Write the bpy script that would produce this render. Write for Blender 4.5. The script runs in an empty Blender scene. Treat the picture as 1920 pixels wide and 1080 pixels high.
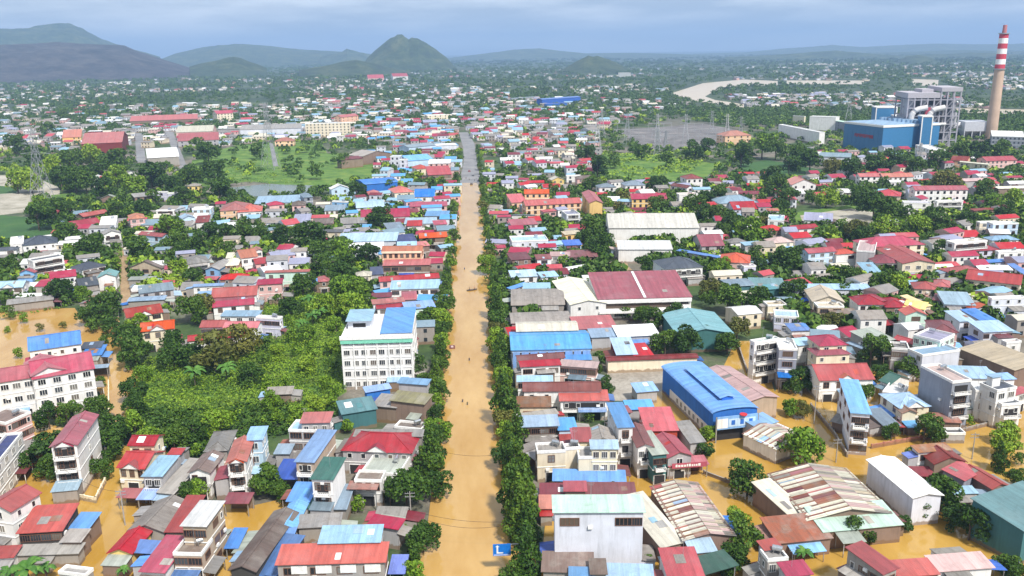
import bpy, math, random, re
import numpy as np
from mathutils import Matrix, Vector

sc = bpy.context.scene
COL = sc.collection
rnd = random.Random(7)

# ------------------------------------------------------------------ camera
CAM_H, FOC, HORIZON, ROLL, YAW = 100.0, 1620.0, 95.0, math.radians(0.9), math.radians(2.65)
PITCH = math.atan((540 - HORIZON) / FOC)
cam_data = bpy.data.cameras.new('camera')
cam_data.sensor_width = 36.0
cam_data.lens = 36.0 * FOC / 1920.0
cam_data.clip_start, cam_data.clip_end = 1.0, 60000.0
cam = bpy.data.objects.new('camera', cam_data)
COL.objects.link(cam)
CAM_M = (Matrix.Translation((0, 0, CAM_H)) @ Matrix.Rotation(-YAW, 4, 'Z')
         @ Matrix.Rotation(math.pi / 2 - PITCH, 4, 'X') @ Matrix.Rotation(-ROLL, 4, 'Z'))
cam.matrix_world = CAM_M
sc.camera = cam

# ------------------------------------------------------------------ sky, sun, exposure
SUN_AZ, SUN_EL = math.radians(150), math.radians(52)      # azimuth clockwise from +Y (up the street)
world = bpy.data.worlds.new('World')
sc.world = world
world.use_nodes = True
nt = world.node_tree
nt.nodes.clear()
def wn(t, **kw):
    n = nt.nodes.new(t)
    for k, v in kw.items():
        setattr(n, k, v)
    return n
out = wn('ShaderNodeOutputWorld')
bg = wn('ShaderNodeBackground')
sky = wn('ShaderNodeTexSky')
sky.sky_type = 'NISHITA'
sky.sun_disc = False
sky.sun_elevation = SUN_EL
sky.sun_rotation = SUN_AZ
sky.altitude = 100
bg.inputs['Strength'].default_value = 0.1
tc = wn('ShaderNodeTexCoord')
mp = wn('ShaderNodeMapping')
mp.inputs['Scale'].default_value = (3.6, 3.6, 24.0)
n1 = wn('ShaderNodeTexNoise')
n1.inputs['Scale'].default_value = 1.6
n1.inputs['Detail'].default_value = 9
n1.inputs['Roughness'].default_value = 0.55
cr = wn('ShaderNodeValToRGB')
cr.color_ramp.elements[0].position = 0.40
cr.color_ramp.elements[0].color = (3.6, 4.25, 5.1, 1)
cr.color_ramp.elements[1].position = 0.62
cr.color_ramp.elements[1].color = (6.9, 7.3, 7.8, 1)
mx = wn('ShaderNodeMixRGB')
mx.inputs['Fac'].default_value = 0.9
L = nt.links.new
L(tc.outputs['Generated'], mp.inputs['Vector'])
L(mp.outputs['Vector'], n1.inputs['Vector'])
L(n1.outputs['Fac'], cr.inputs['Fac'])
L(sky.outputs['Color'], mx.inputs['Color1'])
L(cr.outputs['Color'], mx.inputs['Color2'])
L(mx.outputs['Color'], bg.inputs['Color'])
L(bg.outputs['Background'], out.inputs['Surface'])

sun = bpy.data.lights.new('sun', 'SUN')
sun.energy = 4.2
sun.angle = math.radians(6)
sun.color = (1.0, 0.95, 0.87)
sun_o = bpy.data.objects.new('sun', sun)
COL.objects.link(sun_o)
sun_dir = Vector((math.sin(SUN_AZ) * math.cos(SUN_EL), math.cos(SUN_AZ) * math.cos(SUN_EL), math.sin(SUN_EL)))
sun_o.rotation_euler = sun_dir.to_track_quat('Z', 'Y').to_euler()
sun_o.location = (0, -50, 300)

vs = sc.view_settings
sc.display_settings.display_device = 'sRGB'
vs.view_transform = 'Standard'
vs.look = 'None'
vs.gamma = 1
vs.exposure = 0.54
vs.use_curve_mapping = False
sc.render.engine = 'CYCLES'
sc.cycles.use_denoising = True
sc.cycles.max_bounces = 4
sc.cycles.diffuse_bounces = 2
sc.cycles.glossy_bounces = 2
sc.cycles.volume_bounces = 0
sc.cycles.transparent_max_bounces = 4
sc.cycles.caustics_reflective = False
sc.cycles.caustics_refractive = False

# ------------------------------------------------------------------ pixel <-> place (photo pixels, 1920 x 1080)
RM = np.array(CAM_M.to_3x3())
def at(px, py, h=0.0):
    """the point of the place at height h that the photograph shows at pixel (px, py)"""
    d = RM @ np.array(((px - 960) / FOC, -(py - 540) / FOC, -1.0))
    if d[2] > -1e-4:
        d[2] = -1e-4
    t = (h - CAM_H) / d[2]
    return np.array((d[0] * t, d[1] * t, h))
def proj(p):
    q = RM.T @ (np.asarray(p, float) - np.array((0, 0, CAM_H)))
    return 960 + FOC * q[0] / -q[2], 540 - FOC * q[1] / -q[2], -q[2]
def scale_at(p):
    return FOC / max(1.0, proj(p)[2])

# ------------------------------------------------------------------ mesh helper
class MB:
    def __init__(self):
        self.v, self.f, self.m, self.uv = [], [], [], []
    def face(self, pts, m=0, uv=None):
        i = len(self.v)
        self.v += [tuple(p) for p in pts]
        self.f.append(tuple(range(i, i + len(pts))))
        self.m.append(m)
        self.uv += uv if uv else [(p[0] + p[1], p[2]) for p in pts]
    def box(self, x0, x1, y0, y1, z0, z1, m=0, bottom=True):
        a = [(x0, y0), (x1, y0), (x1, y1), (x0, y1)]
        for k in range(4):
            (xa, ya), (xb, yb) = a[k], a[(k + 1) % 4]
            self.face([(xa, ya, z0), (xb, yb, z0), (xb, yb, z1), (xa, ya, z1)], m)
        self.face([(x, y, z1) for x, y in a], m)
        if bottom:
            self.face([(x, y, z0) for x, y in reversed(a)], m)
    def slab(self, q, t, m=0, uv=None):
        """sheet with thickness t below the quad q (top corners, counter-clockwise from above)"""
        self.face(q, m, uv)
        lo = [(x, y, z - t) for x, y, z in q]
        self.face(list(reversed(lo)), m, list(reversed(uv)) if uv else None)
        for k in range(len(q)):
            j = (k + 1) % len(q)
            self.face([lo[k], lo[j], q[j], q[k]], m)
    def tube(self, pts, r0, r1, n=6, m=0):
        pts = [Vector(p) for p in pts]
        rings = []
        for i, p in enumerate(pts):
            d = (pts[min(i + 1, len(pts) - 1)] - pts[max(i - 1, 0)]).normalized()
            a = d.orthogonal().normalized()
            b = d.cross(a)
            r = r0 + (r1 - r0) * i / max(1, len(pts) - 1)
            rings.append([p + (a * math.cos(2 * math.pi * k / n) + b * math.sin(2 * math.pi * k / n)) * r for k in range(n)])
        for i in range(len(rings) - 1):
            for k in range(n):
                j = (k + 1) % n
                self.face([rings[i][k], rings[i][j], rings[i + 1][j], rings[i + 1][k]], m)
        self.face(rings[-1], m)
    def cyl(self, x, y, z0, z1, r0, r1, n=12, m=0, cap=True):
        c = [(math.cos(2 * math.pi * k / n), math.sin(2 * math.pi * k / n)) for k in range(n)]
        for k in range(n):
            j = (k + 1) % n
            self.face([(x + c[k][0] * r0, y + c[k][1] * r0, z0), (x + c[j][0] * r0, y + c[j][1] * r0, z0),
                       (x + c[j][0] * r1, y + c[j][1] * r1, z1), (x + c[k][0] * r1, y + c[k][1] * r1, z1)], m)
        if cap:
            self.face([(x + a * r1, y + b * r1, z1) for a, b in c], m)
    def mesh(self, name, mats):
        me = bpy.data.meshes.new(name)
        me.from_pydata(self.v, [], self.f)
        for mt in mats:
            me.materials.append(mt)
        me.polygons.foreach_set('material_index', self.m)
        ul = me.uv_layers.new(name='UVMap')
        ul.data.foreach_set('uv', np.array(self.uv, dtype=np.float32).ravel())
        me.update()
        return me
    def obj(self, name, mats, parent=None, **kw):
        return add(name, self.mesh(name, mats if isinstance(mats, (list, tuple)) else [mats]), parent, **kw)

def add(name, data, parent=None, loc=None, rz=None, scale=None, label=None, cat=None, group=None, kind=None):
    o = bpy.data.objects.new(name, data)
    COL.objects.link(o)
    if parent is not None:
        o.parent = parent
    if loc is not None:
        o.location = loc
    if rz is not None:
        o.rotation_euler = (0, 0, rz)
    if scale is not None:
        o.scale = scale
    if label: o['label'] = label
    if cat: o['category'] = cat
    if group: o['group'] = group
    if kind: o['kind'] = kind
    return o

def np_mesh(name, verts, faces, mats, midx=None):
    """verts (n,3); faces (m,4) or (m,3) -> mesh, quickly"""
    me = bpy.data.meshes.new(name)
    nv, (nf, k) = len(verts), faces.shape
    me.vertices.add(nv)
    me.vertices.foreach_set('co', np.asarray(verts, np.float32).ravel())
    me.loops.add(nf * k)
    me.loops.foreach_set('vertex_index', np.asarray(faces, np.int32).ravel())
    me.polygons.add(nf)
    me.polygons.foreach_set('loop_start', np.arange(0, nf * k, k, dtype=np.int32))
    for mt in mats:
        me.materials.append(mt)
    if midx is not None:
        me.polygons.foreach_set('material_index', np.asarray(midx, np.int32))
    me.update(calc_edges=True)
    me.validate()
    return me

# ------------------------------------------------------------------ materials
def nodes(name):
    m = bpy.data.materials.new(name)
    m.use_nodes = True
    t = m.node_tree
    b = t.nodes['Principled BSDF']
    return m, t, b
def N(t, typ, **kw):
    n = t.nodes.new(typ)
    for k, v in kw.items():
        setattr(n, k, v)
    return n
def ramp(t, src, stops):
    r = N(t, 'ShaderNodeValToRGB')
    e = r.color_ramp.elements
    while len(e) < len(stops):
        e.new(0.5)
    for el, (p, c) in zip(e, stops):
        el.position = p
        el.color = (*c, 1) if len(c) == 3 else c
    t.links.new(src, r.inputs['Fac'])
    return r.outputs['Color']
def mixc(t, fac, a, b, mode='MIX'):
    n = N(t, 'ShaderNodeMixRGB', blend_type=mode)
    for s, v in (('Fac', fac), ('Color1', a), ('Color2', b)):
        if isinstance(v, (int, float)):
            n.inputs[s].default_value = v
        elif isinstance(v, tuple):
            n.inputs[s].default_value = (*v, 1)
        else:
            t.links.new(v, n.inputs[s])
    return n.outputs['Color']
def noise(t, vec, scale, detail=4, rough=0.55):
    n = N(t, 'ShaderNodeTexNoise')
    n.inputs['Scale'].default_value = scale
    n.inputs['Detail'].default_value = detail
    n.inputs['Roughness'].default_value = rough
    if vec is not None:
        t.links.new(vec, n.inputs['Vector'])
    return n.outputs['Fac']
def mapped(t, src, sc_):
    n = N(t, 'ShaderNodeMapping')
    n.inputs['Scale'].default_value = sc_
    t.links.new(src, n.inputs['Vector'])
    return n.outputs['Vector']
def bump(t, b, h, strength, dist):
    n = N(t, 'ShaderNodeBump')
    n.inputs['Strength'].default_value = strength
    n.inputs['Distance'].default_value = dist
    t.links.new(h, n.inputs['Height'])
    t.links.new(n.outputs['Normal'], b.inputs['Normal'])
def vary(t, col, amount=0.25, hue=0.02):
    """per-object difference of hue and value"""
    oi = N(t, 'ShaderNodeObjectInfo')
    h = N(t, 'ShaderNodeHueSaturation')
    mr = N(t, 'ShaderNodeMapRange')
    mr.inputs['To Min'].default_value = 1 - amount
    mr.inputs['To Max'].default_value = 1 + amount * 0.6
    t.links.new(oi.outputs['Random'], mr.inputs['Value'])
    mh = N(t, 'ShaderNodeMapRange')
    mh.inputs['To Min'].default_value = 0.5 - hue
    mh.inputs['To Max'].default_value = 0.5 + hue
    fr = N(t, 'ShaderNodeMath', operation='FRACT')
    ml = N(t, 'ShaderNodeMath', operation='MULTIPLY')
    ml.inputs[1].default_value = 7.31
    t.links.new(oi.outputs['Random'], ml.inputs[0])
    t.links.new(ml.outputs[0], fr.inputs[0])
    t.links.new(fr.outputs[0], mh.inputs['Value'])
    t.links.new(mh.outputs['Result'], h.inputs['Hue'])
    t.links.new(mr.outputs['Result'], h.inputs['Value'])
    if amount > .2:                       # some paint has faded more than other paint
        m3 = N(t, 'ShaderNodeMath', operation='MULTIPLY')
        m3.inputs[1].default_value = 13.7
        f3 = N(t, 'ShaderNodeMath', operation='FRACT')
        r3 = N(t, 'ShaderNodeMapRange')
        r3.inputs['To Min'].default_value = .74
        r3.inputs['To Max'].default_value = 1.08
        t.links.new(oi.outputs['Random'], m3.inputs[0])
        t.links.new(m3.outputs[0], f3.inputs[0])
        t.links.new(f3.outputs[0], r3.inputs['Value'])
        t.links.new(r3.outputs['Result'], h.inputs['Saturation'])
    t.links.new(col, h.inputs['Color'])
    return h.outputs['Color']

_mats = {}
ROOFS = dict(crimson=(.38, .032, .05), red=(.47, .05, .03), orange=(.47, .10, .045), maroon=(.19, .025, .028), pinkred=(.5, .10, .09),
             blue=(.13, .335, .70), royal=(.02, .13, .52), pale=(.30, .46, .63), steel=(.2, .28, .36), teal=(.10, .27, .29), mint=(.42, .60, .50),
             green=(.028, .13, .10), grey=(.26, .25, .245), dark=(.085, .085, .09), slate=(.062, .078, .115), navy=(.035, .05, .13), brown=(.17, .12, .10),
             fibro=(.30, .275, .25), white=(.80, .80, .80), cream=(.66, .62, .50), beige=(.50, .43, .30), wine=(.27, .03, .055), bone=(.76, .73, .66), rust=(.28, .11, .065), pink=(.55, .38, .35),
             olive=(.22, .19, .075), sage=(.36, .40, .34), aqua=(.24, .47, .52), lilac=(.33, .33, .47))
WALLS = dict(white=(.80, .79, .78), cream=(.78, .69, .52), yellow=(.76, .55, .20), peach=(.80, .50, .32), pink=(.70, .45, .42), grey=(.42, .41, .42),
             concrete=(.34, .31, .28), brown=(.24, .17, .13), blue=(.50, .66, .82), sky=(.22, .42, .72), mint=(.58, .78, .68), lilac=(.60, .60, .75),
             cool=(.66, .68, .76), slate=(.28, .30, .36), royal=(.025, .15, .52), teal=(.05, .16, .17), brick=(.38, .16, .11), dark=(.06, .055, .05),
             tan=(.48, .38, .28))
def roof_mat(c):
    k = 'roof_' + c
    if k in _mats: return _mats[k]
    m, t, b = nodes(k)
    uv = N(t, 'ShaderNodeUVMap').outputs['UV']
    ob = N(t, 'ShaderNodeTexCoord').outputs['Object']
    base = ROOFS[c]
    dull = c in ('fibro', 'grey', 'brown', 'rust', 'olive')
    st = noise(t, mapped(t, uv, (1.3, 0.09, 1)), 1.0, 5, 0.65)          # streaks that run down the slope
    blot = noise(t, ob, 0.16, 5, 0.6)
    col = mixc(t, 1.0, base, ramp(t, st, [(0.3, (.74, .74, .74)), (0.62, (1.1, 1.1, 1.1))]), 'MULTIPLY')
    wear = (.30, .27, .24) if dull else tuple(min(.8, x * .8 + .07) for x in base)
    col = mixc(t, ramp(t, blot, [(0.46, (0, 0, 0)), (0.70, (.85, .85, .85))]), col, wear)
    dirt = noise(t, mapped(t, ob, (1, 1, 1)), 0.55, 6, 0.7)
    col = mixc(t, ramp(t, dirt, [(0.50, (0, 0, 0)), (0.74, (.7, .7, .7))]), col, (.13, .105, .085) if dull else tuple(x * .55 + .02 for x in base))
    sh = N(t, 'ShaderNodeTexWhiteNoise', noise_dimensions='1D')           # each sheet a shade of its own
    sx = N(t, 'ShaderNodeSeparateXYZ')
    t.links.new(uv, sx.inputs[0])
    fl = N(t, 'ShaderNodeMath', operation='FLOOR')
    t.links.new(sx.outputs['X'], fl.inputs[0])
    t.links.new(fl.outputs[0], sh.inputs['W'])
    col = mixc(t, 1.0, col, ramp(t, sh.outputs['Value'], [(0, (.86, .86, .86)), (1, (1.06, 1.06, 1.06))]), 'MULTIPLY')
    col = vary(t, col, 0.34 if dull else 0.30, 0.016)
    t.links.new(col, b.inputs['Base Color'])
    b.inputs['Roughness'].default_value = 0.85 if dull else 0.48
    w = N(t, 'ShaderNodeTexWave', wave_type='BANDS', bands_direction='X')
    w.inputs['Scale'].default_value = 1.1
    t.links.new(uv, w.inputs['Vector'])
    bump(t, b, w.outputs['Fac'], 0.3, 0.10)
    _mats[k] = m
    return m
def wall_mat(c):
    k = 'wall_' + c
    if k in _mats: return _mats[k]
    m, t, b = nodes(k)
    ob = N(t, 'ShaderNodeTexCoord').outputs['Object']
    base = WALLS[c]
    st = noise(t, mapped(t, ob, (1.2, 1.2, .12)), 1.0, 5, 0.65)           # rain runs
    col = mixc(t, ramp(t, st, [(0.48, (0, 0, 0)), (0.78, (.6, .6, .6))]), base, tuple(x * .55 for x in base))
    bl = noise(t, ob, 0.3, 4)
    col = mixc(t, 1.0, col, ramp(t, bl, [(.3, (.88, .87, .85)), (.7, (1.04, 1.04, 1.04))]), 'MULTIPLY')
    sz_ = N(t, 'ShaderNodeSeparateXYZ')                                   # mud left by the flood along the foot of the walls
    t.links.new(ob, sz_.inputs[0])
    ad_ = N(t, 'ShaderNodeMath', operation='MULTIPLY_ADD')
    ad_.inputs[1].default_value = -1.6
    t.links.new(noise(t, ob, .9, 4), ad_.inputs[0])
    t.links.new(sz_.outputs['Z'], ad_.inputs[2])
    col = mixc(t, ramp(t, ad_.outputs[0], [(.0, (.75, .75, .75)), (.32, (0, 0, 0))]), col, (.20, .12, .055))
    col = vary(t, col, 0.10, 0.012)
    t.links.new(col, b.inputs['Base Color'])
    b.inputs['Roughness'].default_value = 0.9
    _mats[k] = m
    return m
def plain(name, c, rough=0.8, metal=0.0, var=0.15, ns=1.5):
    if name in _mats: return _mats[name]
    m, t, b = nodes(name)
    ob = N(t, 'ShaderNodeTexCoord').outputs['Object']
    col = mixc(t, 1.0, c, ramp(t, noise(t, ob, ns, 4), [(.3, (1 - var,) * 3), (.7, (1 + var,) * 3)]), 'MULTIPLY')
    t.links.new(col, b.inputs['Base Color'])
    b.inputs['Roughness'].default_value = rough
    b.inputs['Metallic'].default_value = metal
    _mats[name] = m
    return m
M_GLASS, _t, _b = nodes('window_glass')
_oi = N(_t, 'ShaderNodeObjectInfo')
_t.links.new(ramp(_t, _oi.outputs['Random'], [(.0, (.012, .012, .014)), (.45, (.03, .036, .045)), (.7, (.07, .08, .09)), (.86, (.20, .19, .17)), (.95, (.12, .09, .07))]), _b.inputs['Base Color'])  # tone per window
_b.inputs['Roughness'].default_value = .12
M_FRAME = plain('window_frame', (.70, .69, .66), 0.6)
M_FRAMEB = plain('window_frame_brown', (.16, .08, .05), 0.6)
M_DARK = plain('dark_opening', (.022, .02, .02), 0.9)
M_TRIM = plain('painted_trim', (.76, .75, .73), 0.8)
M_CONC = plain('bare_concrete', (.33, .31, .29), 0.9, 0, .3)
M_STEEL = plain('galvanised_steel', (.42, .43, .45), 0.45, .6)
M_TANK = plain('stainless_tank', (.62, .63, .64), 0.25, .9)
M_BARK = plain('bark', (.10, .075, .055), 0.95, 0, .4)
M_SKYL = plain('clear_sheet', (.70, .74, .74), 0.4)
M_RUSTR = plain('rusty_rail', (.18, .09, .06), 0.8)

def leaf_mat(name, dark, mid, light):
    m, t, b = nodes(name)
    g = N(t, 'ShaderNodeNewGeometry')
    oi = N(t, 'ShaderNodeObjectInfo')
    ob = N(t, 'ShaderNodeTexCoord').outputs['Object']
    a = N(t, 'ShaderNodeMath', operation='MULTIPLY_ADD')
    a.inputs[1].default_value = 0.42
    t.links.new(g.outputs['Random Per Island'], a.inputs[0])
    c2 = N(t, 'ShaderNodeMath', operation='MULTIPLY')
    c2.inputs[1].default_value = 0.34
    t.links.new(oi.outputs['Random'], c2.inputs[0])
    t.links.new(c2.outputs[0], a.inputs[2])
    ad = N(t, 'ShaderNodeMath', operation='MULTIPLY_ADD')
    ad.inputs[1].default_value = 0.34
    t.links.new(noise(t, ob, 1.6, 2), ad.inputs[0])
    t.links.new(a.outputs[0], ad.inputs[2])
    col = ramp(t, ad.outputs[0], [(0.12, dark), (0.5, mid), (0.95, light)])
    t.links.new(col, b.inputs['Base Color'])
    b.inputs['Roughness'].default_value = 0.6
    b.inputs['Specular IOR Level'].default_value = 0.25
    return m
LEAF = {'b': leaf_mat('leaf_dark', (.009, .026, .004), (.032, .080, .007), (.10, .17, .014)),
        'l': leaf_mat('leaf_bright', (.024, .066, .006), (.115, .215, .010), (.27, .36, .03)),
        'c': leaf_mat('leaf_street', (.010, .032, .005), (.042, .098, .008), (.13, .20, .016)),
        'o': leaf_mat('leaf_olive', (.045, .06, .012), (.10, .11, .018), (.18, .17, .03)),
        'p': leaf_mat('leaf_palm', (.02, .07, .012), (.05, .14, .018), (.12, .24, .04))}
for _k, _v in list(ROOFS.items()): WALLS.setdefault(_k, _v)
for _k, _v in list(WALLS.items()): ROOFS.setdefault(_k, _v)
# ------------------------------------------------------------------ shared window, door and fitting meshes
def win_mesh(w, h, cols, rows, frame, name):
    b = MB()
    b.face([(-w/2, -.03, -h/2), (w/2, -.03, -h/2), (w/2, -.03, h/2), (-w/2, -.03, h/2)], 1)
    f = .09
    for (x0, x1, z0, z1) in ((-w/2 - f, w/2 + f, h/2, h/2 + f), (-w/2 - f, w/2 + f, -h/2 - f, -h/2), (-w/2 - f, -w/2, -h/2, h/2), (w/2, w/2 + f, -h/2, h/2)):
        b.box(x0, x1, -.12, .02, z0, z1, 0)
    for k in range(1, cols):
        x = -w/2 + w * k / cols
        b.box(x - .04, x + .04, -.09, -.02, -h/2, h/2, 0, False)
    for k in range(1, rows):
        z = -h/2 + h * k / rows
        b.box(-w/2, w/2, -.085, -.02, z - .035, z + .035, 0, False)
    return b.mesh(name, [frame, M_GLASS])
WIN = [win_mesh(1.1, 1.5, 2, 1, M_FRAME, 'window'), win_mesh(1.5, 1.5, 3, 1, M_FRAME, 'window'), win_mesh(1.2, 1.7, 2, 2, M_FRAMEB, 'window'),
       win_mesh(.8, 1.2, 1, 1, M_FRAME, 'window'), win_mesh(2.2, 1.4, 4, 1, M_FRAMEB, 'window')]
def door_mesh():
    b = MB()
    b.face([(-1.3, -.03, -1.3), (1.3, -.03, -1.3), (1.3, -.03, 1.3), (-1.3, -.03, 1.3)], 1)
    for x0, x1 in ((-1.42, -1.3), (1.3, 1.42)):
        b.box(x0, x1, -.14, .02, -1.3, 1.42, 0)
    b.box(-1.3, 1.3, -.14, .02, 1.3, 1.42, 0)
    return b.mesh('door', [M_TRIM, M_DARK])
DOOR = door_mesh()
def tank_mesh():
    b = MB()
    n = 12
    for k in range(n):
        a0, a1 = 2 * math.pi * k / n, 2 * math.pi * (k + 1) / n
        p = [(-.9, .55 * math.cos(a), 1.0 + .55 * math.sin(a)) for a in (a0, a1)]
        q = [(.9, y, z) for _, y, z in p]
        b.face([p[0], p[1], q[1], q[0]])
        b.face([p[1], p[0], (-1.05, 0, 1.0)])
        b.face([q[0], q[1], (1.05, 0, 1.0)])
    for x in (-.6, .6):
        for y in (-.45, .45):
            b.box(x - .05, x + .05, y - .05, y + .05, 0, .75)
    return b.mesh('water_tank', [M_TANK])
TANK = tank_mesh()
_balc = {}
def balcony_mesh(w):
    w = round(w * 2) / 2
    if w not in _balc:
        b = MB()
        b.box(-w/2, w/2, -1.1, .0, -.16, 0, 0)
        b.box(-w/2, w/2, -1.1, -1.03, .85, .95, 0)
        n = max(3, int(w / .45))
        for k in range(n + 1):
            x = -w/2 + .04 + (w - .08) * k / n
            b.box(x - .04, x + .04, -1.1, -1.03, 0, .85, 0, False)
        for x in (-w/2, w/2 - .07):
            b.box(x, x + .07, -1.03, 0, .0, .9, 0, False)
        b.face([(-w/2 + .5, -.04, 0), (w/2 - .5, -.04, 0), (w/2 - .5, -.04, 2.3), (-w/2 + .5, -.04, 2.3)], 1)
        _balc[w] = b.mesh('balcony', [M_TRIM, M_DARK])
    return _balc[w]

# ------------------------------------------------------------------ one building from its roof outline
COLWORD = dict(crimson='crimson', red='red', orange='orange-tiled', maroon='maroon', pinkred='faded red', blue='light blue', royal='bright blue', pale='pale blue',
               steel='steel blue', teal='teal', aqua='pale teal', mint='mint', green='dark green', grey='grey', dark='blackish', slate='slate', navy='navy', brown='brown', fibro='weathered grey',
               white='white', cream='cream', beige='beige', rust='rusty', pink='dusty pink', olive='olive', sage='sage green', lilac='lilac grey')
PLACES = []            # (x, y, radius) of everything built, for the fillers
THINGS = []            # dicts waiting for a label
MARKS = []             # landmarks: (short name, x, y)
FRAMES = {}            # landmark -> (root, W, D, h)

def parse(line, T):
    K, rest = line.split(None, 1)
    f = [s.strip() for s in rest.split('|')]
    co = [float(x) for x in f[0].split()]
    ox, oy, s = T
    co = [(ox if i % 2 == 0 else oy) + c / s for i, c in enumerate(co)]
    h = float(f[1])
    roof, wall = f[2].split()
    name = f[3] or 'house'
    opts = f[4].split() if len(f) > 4 else []
    label = f[5] if len(f) > 5 else ''
    return K, co, h, roof, wall, name, opts, label

def solve(K, co, h, opts):
    """roof corners in the photograph -> footprint on the ground (origin, angle, width, depth)"""
    low = 'l' in opts
    k = {'g': .40, 'h': .42, 's': .12, 'a': .30}.get(K, 0.0)
    if low and K in 'gh': k = .2
    if len(co) == 4:
        x0, y0, x1, y1 = co
        p0, p1, q = at(x0, y1, h), at(x1, y1, h), (None, y0)
    else:
        p0, p1, q = at(co[0], co[1], h), at(co[2], co[3], h), (co[4], co[5])
    u = (p1 - p0)[:2]
    W = float(np.hypot(*u))
    u = u / W
    v = np.array((-u[1], u[0]))
    best, bd = 3.0, 1e18
    for d in np.concatenate([np.arange(1.2, 30, .15), np.arange(30, 130, .5)]):
        x, y, _ = proj((p1[0] + v[0] * d, p1[1] + v[1] * d, h + k * d))
        e = abs(y - q[1]) if q[0] is None else math.hypot(x - q[0], y - q[1])
        if e < bd:
            bd, best = e, d
    D = best * (2 if K in 'gha' else 1)
    D = max(2.2, D)
    rot = math.atan2(u[1], u[0])
    c = p0[:2] + u * W / 2 + v * D / 2
    return c, rot, W, D, k

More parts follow.
